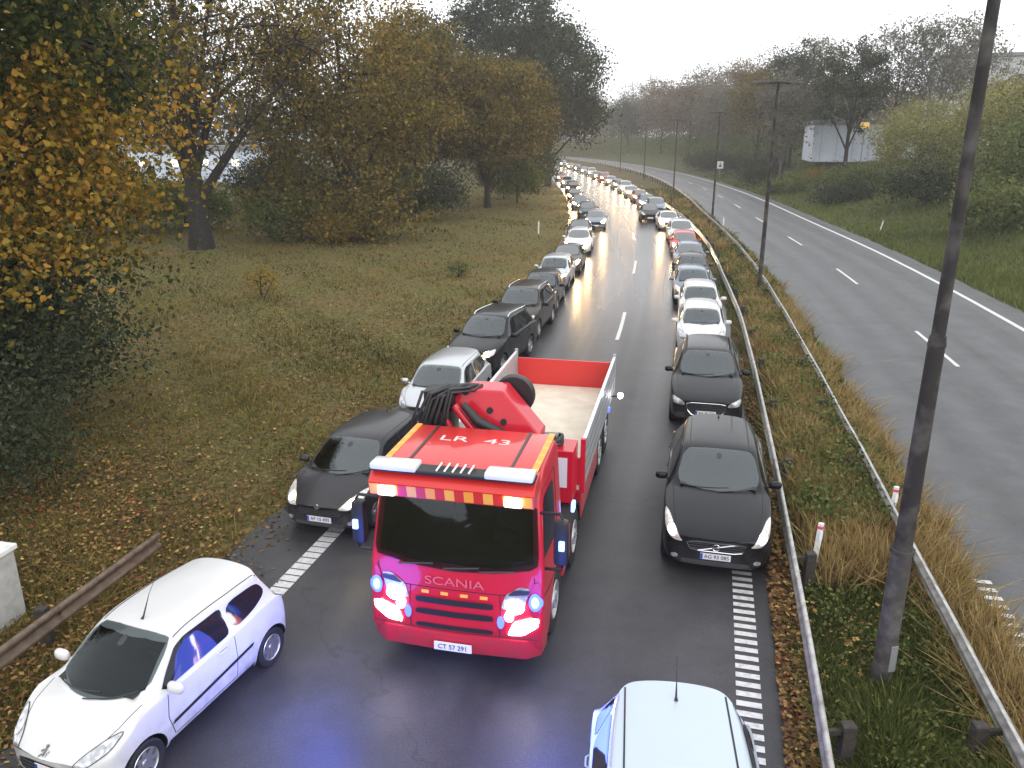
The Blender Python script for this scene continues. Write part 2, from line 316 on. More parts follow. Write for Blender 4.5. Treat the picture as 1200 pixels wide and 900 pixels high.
ribbon('opposite_road', DX, [-4.15, -2, 0, 2.5, 5.6], -12, 340, 1.0, .02, drym, 'empty grey asphalt carriageway beyond the median', .04)

linem = mat('road_line_paint', (.62, .62, .6), .55, noise=(14, (.36, .36, .35), .45, .8))
mk = MB()
def strip(f, o0, o1, y0, y1, z=.026, n=1):
    for i in range(n):
        a = y0 + (y1 - y0) * i / n; c = y0 + (y1 - y0) * (i + 1) / n
        mk.add([(float(f(a)) + o0, a, z), (float(f(a)) + o1, a, z), (float(f(c)) + o1, c, z), (float(f(c)) + o0, c, z)], [(0, 1, 2, 3)])
def bar(f, o0, o1, y, w, z=.028):
    s = math.tan(heading(f, y)); x = float(f(y)); 
    mk.add([(x + o0, y - s * o0 * .0 , z), (x + o1, y - s * (o1 - o0), z), (x + o1 + s * w, y + w - s * (o1 - o0), z), (x + o0 + s * w, y + w, z)], [(0, 1, 2, 3)])
y = 28.6 - 45
while y < 330:
    strip(RX, -4.74, -4.60, max(y, -11), y + 4.9, n=3) if y + 4.9 > -11 else None
    y += 15
y = 24.2 - 30
while y < 330:
    strip(DX, -.07, .07, max(y, -11), y + 5, n=3) if y + 5 > -11 else None
    y += 15.4
for i in range(76): strip(DX, 4.2, 4.42, -8 + i * 4.4, -8 + (i + 1) * 4.4)
y = -10
while y < 150: bar(RX, -.95, -.63, y, .105); y += .195
y = -10
while y < 150: bar(RX, -8.72, -8.42, y, .165); y += .195
y = -10
while y < 11.8: bar(DX, -4.02, -3.74, y, .11); y += .25
tag(mk.build('road_markings', linem), 'white painted lane dashes, edge line and ribbed edge strips', 'road marking', kind='structure')

# ------------------------------------------------------------------ cars
MODELS = dict(   # lengths from the nose: yc cowl, yh header, yB B-post, yr roof end, yt foot of rear screen; heights: hf bonnet lip, hc cowl, bz belt, H roof
    city=dict(L=3.43, W=1.63, H=1.47, zb=.2, hf=.66, hc=.95, bz=.92, yc=.62, yh=1.42, yB=2.28, yr=3.16, yt=3.38, rw=.61, tz=.92, fa=.66, ra=3.0, rr=.285, bzr=1.02),
    hatch=dict(L=3.97, W=1.72, H=1.48, zb=.19, hf=.68, hc=.96, bz=.93, yc=.80, yh=1.68, yB=2.35, yr=3.45, yt=3.86, rw=.62, tz=.95, fa=.8, ra=3.29, rr=.31, bzr=1.02),
    small=dict(L=3.85, W=1.69, H=1.5, zb=.2, hf=.74, hc=.99, bz=.94, yc=.70, yh=1.5, yB=2.2, yr=3.4, yt=3.74, rw=.62, tz=.96, fa=.72, ra=3.2, rr=.30, bzr=1.0),
    suv=dict(L=4.45, W=1.84, H=1.72, zb=.26, hf=.92, hc=1.13, bz=1.08, yc=1.05, yh=1.85, yB=2.6, yr=4.0, yt=4.36, rw=.66, tz=1.1, fa=.9, ra=3.55, rr=.36, bzr=1.12),
    crossover=dict(L=4.6, W=1.89, H=1.68, zb=.24, hf=.83, hc=1.1, bz=1.05, yc=1.28, yh=2.1, yB=2.9, yr=4.1, yt=4.5, rw=.68, tz=1.08, fa=.92, ra=3.68, rr=.35, bzr=1.14),
    estate=dict(L=4.6, W=1.8, H=1.48, zb=.18, hf=.7, hc=.95, bz=.92, yc=1.15, yh=2.0, yB=2.7, yr=4.15, yt=4.5, rw=.62, tz=.97, fa=.88, ra=3.55, rr=.32, bzr=.98),
    saloon=dict(L=4.55, W=1.79, H=1.44, zb=.18, hf=.7, hc=.94, bz=.91, yc=1.2, yh=2.05, yB=2.7, yr=3.3, yt=3.95, rw=.6, tz=.98, fa=.86, ra=3.6, rr=.32, bzr=.97),
    mpv=dict(L=4.2, W=1.78, H=1.65, zb=.2, hf=.8, hc=1.08, bz=1.02, yc=.8, yh=1.75, yB=2.5, yr=3.85, yt=4.12, rw=.66, tz=1.03, fa=.82, ra=3.5, rr=.31, bzr=1.06),
)
def car_body(P, sub):
    hw = P['W'] / 2; H = P['H']; zb = P['zb']; rw = P['rw']; L = P['L']; hf, hc, bz = P['hf'], P['hc'], P['bz']
    def lower(y, wf, ztop, drop=.05, fl=0.):
        zm = zb + (ztop - zb) * .52
        return [(.90 * wf * hw, zb + fl, 0), (.975 * wf * hw, zb + .10 + fl, 0), (1.0 * wf * hw, zm, 0), (.975 * wf * hw, ztop - drop, 0)]
    st = []
    bow = lambda x: .20 * (x / hw) ** 2.2
    nose = [(.60, zb + .04), (.74, zb + .13), (.80, zb + (hf - zb) * .55), (.76, hf - .13), (.69, hf - .05), (.52, hf - .015), (.27, hf), (0, hf + .002)]
    st.append((0., [(a * hw, z, bow(a * hw)) for a, z in nose]))
    h1 = hf + (hc - hf) * .28
    st.append((.26, lower(0, .93, h1, .10) + [(.85 * hw, h1 - .03, 0.02), (.66 * hw, h1 + .0, 0), (.34 * hw, h1 + .022, -.03), (0, h1 + .03, -.04)]))
    h2 = hf + (hc - hf) * .72; y2 = max(P['fa'], P['yc'] * .62)
    y2 = min(y2, P['yc'] - .12)
    st.append((y2, lower(0, 1., h2 + .0, .06) + [(.90 * hw, h2 - .005, 0), (.72 * hw, h2 + .02, 0), (.36 * hw, h2 + .04, 0), (0, h2 + .046, 0)]))
    st.append((P['yc'], lower(0, 1., bz, .01) + [(.93 * hw, bz + .025, .24), (.80 * hw, hc + .0, .22), (.45 * hw, hc + .012, .06), (0, hc + .016, 0)]))
    bzm = (bz + P['bzr']) / 2
    st.append((P['yh'], lower(0, 1., bz + .01, .01) + [(.935 * hw, bz + .03, 0), (rw * 1.0, H - .085, .12), (rw * .55, H - .04, .03), (0, H - .03, 0)]))
    ym = P['yB'] + .1
    st.append((ym, lower(0, 1., bzm, .01) + [(.935 * hw, bzm + .02, 0), (rw * 1.01, H - .07, 0), (rw * .6, H - .008, 0), (0, H, 0)]))
    st.append((P['yr'], lower(0, 1., P['bzr'], .01) + [(.93 * hw, P['bzr'] + .02, 0), (rw * .97, H - .13, -.06), (rw * .58, H - .07, 0), (0, H - .06, 0.02)]))
    tz = P['tz']; yt = P['yt']
    st.append((yt, lower(0, .985, P['bzr'] - .01, .03) + [(.90 * hw, tz, -.12), (.76 * hw, tz + .02, -.05), (.42 * hw, tz + .03, 0), (0, tz + .03, .01)]))
    bowr = lambda x: -.14 * (x / hw) ** 2.2
    if L - yt > .3: rear = [(.72, zb + .08), (.84, zb + .16), (.88, zb + .42), (.86, tz - .10), (.80, tz - .03), (.62, tz), (.33, tz + .012), (0, tz + .015)]
    else: rear = [(.72, zb + .08), (.84, zb + .16), (.89, zb + .36), (.88, tz - .26), (.84, tz - .18), (.66, tz - .14), (.35, tz - .13), (0, tz - .13)]
    st.append((L, [(a * hw, z, bowr(a * hw)) for a, z in rear]))
    v = []; K = 8; NS = len(st)
    idx = {}
    for i, (y, sec) in enumerate(st):
        for k, (x, z, dy) in enumerate(sec):
            idx[i, k, 1] = len(v); v.append((x, y + dy, z))
            if k < 7: idx[i, k, -1] = len(v); v.append((-x, y + dy, z))
            else: idx[i, k, -1] = idx[i, k, 1]
    f = []
    for s in (1, -1):
        for i in range(NS - 1):
            for k in range(K - 1):
                q = (idx[i, k, s], idx[i + 1, k, s], idx[i + 1, k + 1, s], idx[i, k + 1, s]); f.append(q if s == 1 else q[::-1])
    for i in range(NS - 1): f.append((idx[i, 0, 1], idx[i, 0, -1], idx[i + 1, 0, -1], idx[i + 1, 0, 1]))
    for i in (0, NS - 1):
        for k in range(K - 1):
            q = [idx[i, k, 1], idx[i, k + 1, 1], idx[i, k + 1, -1], idx[i, k, -1]]
            if k == K - 2: q = q[:2] + q[3:]
            f.append(tuple(q if i == 0 else q[::-1]))
    bm = bmesh.new(); vs = [bm.verts.new(p) for p in v]
    for q in f: bm.faces.new([vs[i] for i in q])
    bm.edges.ensure_lookup_table(); cl = bm.edges.layers.float.new('crease_edge')
    def cr(a, b, w):
        e = bm.edges.get((vs[a], vs[b]))
        if e: e[cl] = w
    for s in (1, -1):
        for k in range(3, 7):
            cr(idx[3, k, s], idx[3, k + 1, s], .55); cr(idx[4, k, s], idx[4, k + 1, s], .3) if k > 4 else None
            if k > 4: cr(idx[6, k, s], idx[6, k + 1, s], .6); cr(idx[7, k, s], idx[7, k + 1, s], .45)
        for i in range(3, 6): cr(idx[i, 5, s], idx[i + 1, 5, s], .45); cr(idx[i, 4, s], idx[i + 1, 4, s], .5)
        for i in range(0, 3): cr(idx[i, 4, s], idx[i + 1, 4, s], .25)
        for i in range(1, 7): cr(idx[i, 3, s], idx[i + 1, 3, s], .35); cr(idx[i, 0, s], idx[i + 1, 0, s], .6)
        for k in range(0, 3): cr(idx[0, k, s], idx[0, k + 1, s], .25)
        for k in range(3, 7): cr(idx[0, k, s], idx[0, k + 1, s], .4)
    bmesh.ops.recalc_face_normals(bm, faces=bm.faces)
    me = bpy.data.meshes.new('body'); bm.to_mesh(me); bm.free()
    o = link('tmp', me); md = o.modifiers.new('s', 'SUBSURF'); md.levels = md.render_levels = sub; md.use_limit_surface = False
    dg = bpy.context.evaluated_depsgraph_get(); m2 = bpy.data.meshes.new_from_object(o.evaluated_get(dg)); bpy.data.objects.remove(o)
    co = np.zeros(len(m2.vertices) * 3); m2.vertices.foreach_get('co', co); co = co.reshape(-1, 3)
    co[:, 0] *= hw / np.abs(co[:, 0]).max(); y0, y1 = co[:, 1].min(), co[:, 1].max(); co[:, 1] = (co[:, 1] - y0) / (y1 - y0) * L
    z0, z1 = co[:, 2].min(), co[:, 2].max(); co[:, 2] = zb + (co[:, 2] - z0) / (z1 - z0) * (H - zb)
    m2.vertices.foreach_set('co', co.ravel()); m2.update()
    bv = BVHTree.FromPolygons([tuple(c) for c in co], [tuple(p.vertices) for p in m2.polygons])
    # wheel arches
    m2.materials.clear(); m2.materials.append(PAINT['white']); m2.materials.append(M['plastic'])
    c = MB(); rr = P['rr'] + .055
    for y in (P['fa'], P['ra']):
        for s in (1, -1):
            a, b_ = sorted((s * (hw - .30), s * (hw + .3)))
            c.lathe([(0, a), (rr, a), (rr, b_), (0, b_)], (0, y, P['rr']), 'x', 32, 1)
    if sub == 3:      # hollow the cabin behind the windscreen
        z0c, z1c = hc + .06, H - .105; b0, b1 = hw * .76, rw * .86
        c.prism([(-b0, z0c + .03), (-b0 * .5, z0c), (b0 * .5, z0c), (b0, z0c + .03), (b1, z1c - .02), (b1 * .5, z1c + .012), (-b1 * .5, z1c + .012), (-b1, z1c - .02)], lambda a, b, t: (a, P['yc'] - .35 + t * (P['yB'] + 1.0 - P['yc']), b), 1)
    cm = c.mesh('cut', [PAINT['white'], M['plastic']], weld=True)
    o = link('tmp', m2); oc = link('cut', cm); bo = o.modifiers.new('b', 'BOOLEAN'); bo.operation = 'DIFFERENCE'; bo.object = oc; bo.solver = 'EXACT'
    dg = bpy.context.evaluated_depsgraph_get(); m3 = bpy.data.meshes.new_from_object(o.evaluated_get(dg))
    bpy.data.objects.remove(o); bpy.data.objects.remove(oc)
    if len(m3.polygons) < 50: m3 = m2
    m3.shade_smooth(); m3.set_sharp_from_angle(angle=R_(38))
    return m3, bv

def cast(bv, p, d):
    h = bv.ray_cast(Vector(p), Vector(d).normalized())
    return (h[0], h[1]) if h[0] is not None else (None, None)
def resample(poly, n, closed=True):
    P = [Vector((*p, 0)) for p in poly]; 
    if closed: P = P + [P[0]]
    d = [0]
    for i in range(1, len(P)): d.append(d[-1] + (P[i] - P[i - 1]).length)
    out = []
    for j in range(n):
        t = d[-1] * j / (n if closed else n - 1); i = max(k for k in range(len(d)) if d[k] <= t + 1e-9); i = min(i, len(P) - 2)
        q = P[i].lerp(P[i + 1], (t - d[i]) / max(1e-9, d[i + 1] - d[i])); out.append((q.x, q.y))
    return out
def rounded(poly, r=.25, it=2):
    for _ in range(it):
        q = []
        for i in range(len(poly)):
            a, b = poly[i], poly[(i + 1) % len(poly)]
            q += [(a[0] + (b[0] - a[0]) * r, a[1] + (b[1] - a[1]) * r), (b[0] - (b[0] - a[0]) * r, b[1] - (b[1] - a[1]) * r)]
        poly = q
    return poly
def patch(mb, bv, poly, ray, off=.005, n=36, rings=6, mi=0, rim=True):
    """a panel lying on the body: outline poly (a,b) cast onto it; ray(a,b) -> origin, direction"""
    poly = resample(poly, n); cx = sum(p[0] for p in poly) / n; cy = sum(p[1] for p in poly) / n
    rows = []; last = None
    for r in range(rings + 1):
        t = 1 - r / rings; row = []
        for (a, b) in (poly if r < rings else [(cx, cy)]):
            o, d = ray(cx + (a - cx) * t, cy + (b - cy) * t); h, nn = cast(bv, o, d)
            if h is None: row.append(None)
            else:
                if nn.dot(Vector(d)) > 0: nn = -nn
                row.append(h + nn * off); last = h + nn * off
        rows.append(row)
    if last is None: return False
    v = []; im = []
    for row in rows:
        q = []
        for p in row: q.append(len(v) if p is not None else -1); v.append(p if p is not None else last)
        im.append(q)
    f = []
    for r in range(rings - 1):
        for i in range(n):
            q = (im[r][i], im[r][(i + 1) % n], im[r + 1][(i + 1) % n], im[r + 1][i])
            if min(q) >= 0: f.append(q)
    for i in range(n):
        q = (im[rings - 1][i], im[rings - 1][(i + 1) % n], im[rings][0])
        if min(q) >= 0: f.append(q)
    mb.add(v, f, mi); return True
FRONT = lambda a, b: ((a, -2, b), (0, 1, 0))
REAR = lambda a, b: ((a, 9, b), (0, -1, 0))
def SIDE(s): return lambda a, b: ((s * 3, a, b), (-s, 0, 0))
TOP = lambda a, b: ((a, b, 4), (0, 0, -1))
def seam(mb, bv, pts, ray, r=.006, n=24, off=.0, mi=0):
    q = [cast(bv, *ray(a, b)) for a, b in resample(pts, n, False)]; q = [h + (nn if nn.z > -.5 else nn) * off for h, nn in q if h is not None]
    if len(q) > 1: mb.tube(q, r, 5, mi)
def mir(poly): return [(-a, b) for a, b in poly][::-1]

class Part:       # template piece: name, mesh, slot roles, children
    def __init__(s, name, me, role=None, loc=(0, 0, 0), kids=None): s.name, s.me, s.role, s.loc, s.kids = name, me, role, loc, kids or []

def wheel_parts(P, style, lod):
    out = []; r = P['rr']; w = .205
    t = MB().lathe([(r * .66, w * .42), (r * .9, w * .5), (r * .985, w * .42), (r, w * .2), (r, -w * .2), (r * .985, -w * .42), (r * .9, -w * .5), (r * .66, -w * .42)], n=32 if lod == 0 else 16)
    tm = t.mesh('wheel', M['rubber'], 40)
    rm = MB(); R = r * .67
    rm.lathe([(R, w * .40), (R * .96, w * .46), (R * .9, w * .36), (R * .88, .0), (0, .0)], n=28 if lod == 0 else 14, mi=1)
    if lod == 0:
        n = {'disc': 8}.get(style, 5)
        for k in range(n):
            mt = Matrix.Rotation(2 * math.pi * k / n, 4, 'X'); wd = .05 if style != 'disc' else .038
            rm.add([mt @ Vector(p) for p in [(w * .36, -wd, R * .12), (w * .36, wd, R * .12), (w * .4, wd * .75, R * .93), (w * .4, -wd * .75, R * .93), (w * .1, -wd, R * .12), (w * .1, wd, R * .12), (w * .1, wd * .75, R * .93), (w * .1, -wd * .75, R * .93)]],
                   [(0, 1, 2, 3), (1, 5, 6, 2), (4, 0, 3, 7)], 0)
        rm.lathe([(R * .24, w * .2), (R * .22, w * .42), (0, w * .43)], n=14)
    else: rm.lathe([(R * .85, w * .1), (R * .8, w * .36), (0, w * .4)], n=12)
    rme = rm.mesh('rim', [M['rim'], M['hub'] if style != 'disc' else M['rim']], 40)
    flip = bpy.data.meshes.new('f')
    def flipm(me):
        q = me.copy(); q.transform(Matrix.Diagonal((-1, 1, 1, 1))); q.flip_normals(); return q
    tl, rl = flipm(tm), flipm(rme)
    for y in (P['fa'], P['ra']):
        for s in (1, -1):
            out.append(Part('wheel', tm if s > 0 else tl, None, (s * (P['W'] / 2 - w * .5 - .012), y - P['L'] / 2, r), [Part('rim', rme if s > 0 else rl)]))
    return out

def car_template(P, face, lod):
    """face: dict describing what the front shows"""
    hw = P['W'] / 2; H = P['H']; L = P['L']; parts = []
    bme, bv = car_body(P, 3 if lod == 0 else 2)
    shift = lambda me: (me.transform(Matrix.Translation((0, -L / 2, 0))), me)[1]
    nn, rg = (48, 7) if lod == 0 else (24, 4)
    parts.append(Part('body', shift(bme), 'paint'))
    add = lambda name, mb, mats, role=None, sm=60, kids=None: parts.append(Part(name, shift(mb.mesh(name, mats, sm)), role, (0, 0, 0), kids)) if mb.v else None
    rw = P['rw']; hc, bz, bzr = P['hc'], P['bz'], P['bzr']
    # windscreen
    wz0, wz1 = hc + .035, H - .07; xb, xt = hw * .80, rw * .93
    ws = rounded([(-xb, wz0 + .035), (-xb * .5, wz0 + .005), (0, wz0), (xb * .5, wz0 + .005), (xb, wz0 + .035), (xt, wz1 - .03), (xt * .5, wz1 + .012), (0, wz1 + .02), (-xt * .5, wz1 + .012), (-xt, wz1 - .03)], .2, 1)
    mb = MB(); patch(mb, bv, ws, FRONT, .006, nn, rg + 3); add('windscreen', mb, M[face.get('screen', 'pane') if lod == 0 else 'screen'])
    if lod == 0:
        yd = P['yc'] + .42; MB_ = MB().prism([(yd - .25, hc + .062), (yd - .1, hc + .09), (yd + .22, hc + .07), (yd + .26, hc + .055)], lambda a, b, t: ((2 * t - 1) * hw * .72, a, b)); parts.append(Part('dashboard', shift(MB_.mesh('dashboard', M['dash'], None, .01))))
        sw = MB().tube([(.36 + .17 * math.cos(t * math.pi / 10), yd + .42 - .06 * math.sin(t * math.pi / 10), hc + .06 + .16 * math.sin(t * math.pi / 10)) for t in range(0, 11)], .014, 6); parts.append(Part('steering_wheel', shift(sw.mesh('steering_wheel', M['dash'], 40))))
        for s in (1, -1):
            ys_ = P['yB'] - .12; st_ = MB().box(s * .36 - .23, s * .36 + .23, ys_ - .05, ys_ + .10, hc - .0 + .065, H - .40); parts.append(Part('seat', shift(st_.mesh('seat', M['seat'], 40, .05)), None, (0, 0, 0), [Part('headrest', shift(MB().box(s * .36 - .13, s * .36 + .13, ys_ + .0, ys_ + .09, H - .395, H - .22).mesh('headrest', M['seat'], 40, .04)))]))
    if lod == 0:
        mb = MB(); seam(mb, bv, [(-xb * .9, wz0 - .0), (-xb * .2, wz0 + .03), (xb * .25, wz0 + .05)], FRONT, .008, 16, .012); seam(mb, bv, [(-.02, wz0 - .01), (xb * .5, wz0 + .02), (xb * .86, wz0 + .05)], FRONT, .008, 16, .012)
        add('wiper', mb, M['trim'])
        mb = MB(); patch(mb, bv, rounded([(-.055, wz1 - .085), (.055, wz1 - .085), (.035, wz1 - .02), (-.035, wz1 - .02)]), FRONT, .009, 20, 2); add('mirror_mount', mb, M['trim'])
    # rear screen
    if L - P['yt'] > .3: rz0, rz1 = P['tz'] + .06, H - .13
    else: rz0, rz1 = P['tz'] + .06, H - .19
    mb = MB(); patch(mb, bv, rounded([(-hw * .66, rz0), (hw * .66, rz0), (rw * .8, rz1), (-rw * .8, rz1)], .15), REAR, .006, nn, rg); add('rear_window', mb, M['glass'])
    # side glass
    yA0, yA1 = P['yc'] + .24, P['yh'] + .08; yC0, yC1 = P['yt'] - .18, P['yr'] - .07
    zt = H - .115; yB = P['yB']
    ya = lambda z: yA0 + (yA1 - yA0) * (z - bz) / (H - .09 - bz) + .07
    yc_ = lambda z: yC0 + (yC1 - yC0) * (z - bzr) / (H - .13 - bzr) - .10
    zb0 = bz + .045; zr0 = bzr + .035; zbm = (zb0 + zr0) / 2
    fg = rounded([(ya(zb0 + .02) + .02, zb0), (yB - .035, zbm - .01), (yB - .035, zt), (ya(zt) + .08, zt), (ya(zt - .06) - .01, zt - .05)], .06, 1)
    gl = [fg]; yD = min(yB + .95, yc_(zr0) - .15)
    if L > 3.9:
        gl.append(rounded([(yB + .035, zbm), (yD - .02, zr0), (yD - .02, zt - .01), (yB + .035, zt)], .1, 1))
        if yc_(zt) - yD > .12 or yc_(zr0) - yD > .25: gl.append(rounded([(yD + .03, zr0), (yc_(zr0), zr0 + .03), (max(yc_(zt - .05), yD + .09), zt - .05), (yD + .03, zt - .015)], .14, 1))
    else: gl.append(rounded([(yB + .03, zbm), ((yB + yc_(zr0)) / 2 + .05, zr0 - .01), (yc_(zr0 + .1) + .04, zr0 + .09), (yc_(zt - .04), zt - .05), (yB + .03, zt)], .2, 2))
    for s in (1, -1):
        for k, g in enumerate(gl):
            mb = MB(); patch(mb, bv, g, SIDE(s), .005, nn, rg); add('side_window', mb, M['glass'])
    # lamps
    for s in (1, -1):
        o = face['lamp'] if s > 0 else mir(face['lamp']); mb = MB(); patch(mb, bv, rounded(o, .18, 2), FRONT, .010, nn, rg)
        if not mb.v: continue
        kids = []
        if lod == 0:
            k0 = MB(); oo = rounded(o, .18, 2); seam(k0, bv, oo + [oo[0]], FRONT, .006, 48, .008); kids.append(Part('lamp_surround', shift(k0.mesh('lamp_surround', M['trim'], 40))))
            k1 = MB(); cx_ = sum(p[0] for p in face['lamp']) / len(face['lamp']) * s + s * face.get('bx', 0.0); cz_ = sum(p[1] for p in face['lamp']) / len(face['lamp']) + face.get('bz', 0)
            br = face.get('br', .055)
            patch(k1, bv, [(cx_ + br * math.cos(t * math.pi / 8), cz_ + br * .85 * math.sin(t * math.pi / 8)) for t in range(16)], FRONT, .017, 16, 3)
            if k1.v: kids.append(Part('bulb', shift(k1.mesh('bulb', M['lamp'], 60)), 'bulb'))
        parts.append(Part('headlight', shift(mb.mesh('headlight', M['lamp'], 60)), 'lamp', (0, 0, 0), kids))
        rl = MB(); tz = P['tz']; yv = P['L']
        ro = [(hw * .66, tz - .25), (hw * .9, tz - .22), (hw * .92, tz + .0), (hw * .78, tz - .02)] if L - P['yt'] > .3 else [(hw * .66, tz - .28), (hw * .88, tz - .3), (hw * .9, tz + .06), (hw * .8, tz + .1), (hw * .72, tz - .1)]
        patch(rl, bv, ro if s > 0 else mir(ro), REAR, .009, 24, 4); add('tail_light', rl, M['redlens'])
        if face.get('fog') and lod == 0:
            fx, fz = face['fog']; f_ = MB(); patch(f_, bv, [(s * fx + .06 * math.cos(t * math.pi / 8), fz + .04 * math.sin(t * math.pi / 8)) for t in range(16)], FRONT, .008, 16, 2); add('fog_light', f_, M['lamp'])
    # grille, lower intake, badge, plate
    for name in ('grille', 'air_intake'):
        if name in face:
            g = face[name]; mb = MB(); patch(mb, bv, rounded(g, .15, 1), FRONT, .006, nn, rg); 
            kids = []
            if lod == 0:
                zs = [p[1] for p in g]; xs = [p[0] for p in g]; nb = face.get(name + '_bars', 4); kb = MB()
                zlo, zhi = min(zs), max(zs)
                for i in range(1, nb + 1):
                    z = zlo + (zhi - zlo) * i / (nb + 1)
                    ex = [];
                    for j in range(len(g)):
                        (ax, az), (bx, bz2) = g[j], g[(j + 1) % len(g)]
                        if (az - z) * (bz2 - z) < 0: ex.append(ax + (bx - ax) * (z - az) / (bz2 - az))
                    if len(ex) >= 2: seam(kb, bv, [(min(ex) + .02, z), (max(ex) - .02, z)], FRONT, .007, 10, .008)
                if kb.v: kids.append(Part('grille_bars', shift(kb.mesh('grille_bars', M['trim'], 40))))
                if face.get(name + '_frame'):
                    kb = MB(); seam(kb, bv, rounded(g, .15, 1) + [rounded(g, .15, 1)[0]], FRONT, .012, 48, .008); kids.append(Part('grille_frame', shift(kb.mesh('grille_frame', M['chrome'], 40))))
            parts.append(Part(name, shift(mb.mesh(name, M['plastic'], 60)), None, (0, 0, 0), kids))
    pz = face.get('plate', .42); h, _ = cast(bv, (0, -2, pz), (0, 1, 0)); py = (h.y if h else 0) - .012
    mb = MB().box(-.25, .25, py - .012, py, pz - .055, pz + .055)
    kids = []
    if lod == 0:
        kids.append(Part('blue_strip', shift(MB().box(-.247, -.21, py - .0145, py - .0125, pz - .051, pz + .051).mesh('b', M['eu']))))
        if face.get('reg'):
            tm = text_mesh(face['reg'], .105, M['ink']); tm.transform(Matrix.Translation((.018, py - .0145, pz)) @ Matrix.Rotation(R_(90), 4, 'X') @ Matrix.Diagonal((.88, .9, 1, 1)))
            kids.append(Part('lettering', shift(tm)))
    parts.append(Part('number_plate', shift(mb.mesh('number_plate', M['plate'], None)), None, (0, 0, 0), kids))
    if face.get('badge') and lod == 0:
        kind, bz_ = face['badge']; h, _ = cast(bv, (0, -2, bz_), (0, 1, 0)); mb = MB()
        if h is not None:
            y = h.y - .008
            if kind == 'ring':          # circle with diagonal slash and arrow
                mb.tube([(.058 * math.cos(t * math.pi / 12), y - .01, bz_ + .058 * math.sin(t * math.pi / 12)) for t in range(25)], .011, 6)
                seam(mb, bv, [(-.30, bz_ - .085), (.30, bz_ + .085)], FRONT, .011, 12, .014)
                mb.box(-.05, .05, y - .016, y - .006, bz_ - .012, bz_ + .012)
            elif kind == 'rings':
                for q in (-.072, -.024, .024, .072): mb.tube([(q * 1.3 + .042 * math.cos(t * math.pi / 10), y - .01, bz_ + .042 * math.sin(t * math.pi / 10)) for t in range(21)], .006, 5)
            elif kind == 'lion':        # a small upright beast: body, head, two forepaws, tail, legs
                for pts, r in (([(.012, 0), (.0, .035), (-.008, .065)], .014), ([(-.008, .07), (-.02, .08)], .016), ([(0, .05), (-.035, .055), (-.05, .045)], .007), ([(.0, .035), (-.03, .03), (-.042, .018)], .007),
                               ([(.012, .0), (-.012, -.025), (-.008, -.055), (-.028, -.058)], .009), ([(.015, 0), (.022, -.03), (.018, -.055), (.0, -.058)], .009), ([(.016, .0), (.042, .01), (.04, .04), (.052, .055)], .005)):
                    q = [cast(bv, (a, -2, bz_ + b), (0, 1, 0)) for a, b in pts]; q = [p + nn * .01 for p, nn in q if p is not None]
                    if len(q) > 1: mb.tube(q, r, 6)
            else: mb.lathe([(0, y - .012), (.05, y - .01), (.055, y)], (0, 0, bz_), 'y', 20)
            add('badge', mb, M['chrome'] if kind != 'lion' else M['hub'])
    # mirrors
    for s in (1, -1):
        mb = MB(); c = Vector((s * (hw + .085), P['yc'] + .52, bz + .10)); n1, n2 = (14, 8) if lod == 0 else (8, 5); v = []; f = []
        for i in range(n2 + 1):
            for j in range(n1):
                a, b = math.pi * i / n2 - math.pi / 2, 2 * math.pi * j / n1
                sx = math.cos(a) * math.cos(b); sy = math.sin(a); sz = math.cos(a) * math.sin(b)
                e = lambda q: math.copysign(abs(q) ** .7, q)
                v.append((c.x + .115 * e(sx), c.y + (.075 if sy < 0 else .03) * sy, c.z + .075 * e(sz)))
        for i in range(n2):
            for j in range(n1): f.append((i * n1 + j, i * n1 + (j + 1) % n1, (i + 1) * n1 + (j + 1) % n1, (i + 1) * n1 + j))
        mb.add(v, f); mb.tube([(s * (hw - .06), c.y + .02, bz + .03), (c.x - s * .05, c.y, c.z - .03)], .022, 6)
        add('wing_mirror', mb, PAINT['black'] if face.get('black_mirrors') else M['plastic'], None if face.get('black_mirrors') else 'paint', 50)
    # shut lines, handles, mouldings
    if lod == 0:
        for s in (1, -1):
            mb = MB(); zs = P['zb'] + .14; yf = max(P['yc'] + .42, P['fa'] + P['rr'] + .12)
            seam(mb, bv, [(yf + .03, bz + .0), (yf - .02, (bz + zs) / 2), (yf + .06, zs), (yB - .03, zs), (yB, (zs + bz) / 2), (yB, bz + .02)], SIDE(s), .005, 60)
            if L > 3.9:
                ye = P['ra'] - P['rr'] - .02; seam(mb, bv, [(yB - .03, zs), (ye - .08, zs), (ye + .02, zs + .25), (yD + .02, bzr - .02)], SIDE(s), .005, 40)
            add('door_seam', mb, M['seam'])
            for yh_ in ([yB - .24] + ([yD - .16] if L > 3.9 else [])):
                h, nn_ = cast(bv, (s * 3, yh_, bzm_(P)), (-s, 0, 0))
                mb = MB()
                if h is not None: mb.tube([(h.x, yh_ - .09, h.z), (h.x + s * .03, yh_ - .06, h.z), (h.x + s * .03, yh_ + .06, h.z), (h.x, yh_ + .09, h.z)], .013, 6)
                add('door_handle', mb, M['plastic'] if face.get('dark_handles') else PAINT['white'], None if face.get('dark_handles') else 'paint')
            if face.get('moulding'):
                mb = MB(); patch(mb, bv, [(yf + .02, .50), (P['ra'] - P['rr'] - .10, .60), (P['ra'] - P['rr'] - .10, .645), (yf + .02, .545)], SIDE(s), .012, 40, 3); add('side_moulding', mb, M['plastic'])
            mb = MB(); patch(mb, bv, [(P['fa'] + P['rr'] + .09, P['zb'] + .02), (P['ra'] - P['rr'] - .09, P['zb'] + .02), (P['ra'] - P['rr'] - .09, P['zb'] + .10), (P['fa'] + P['rr'] + .09, P['zb'] + .10)], SIDE(s), .006, 40, 2); add('sill', mb, M['plastic'])
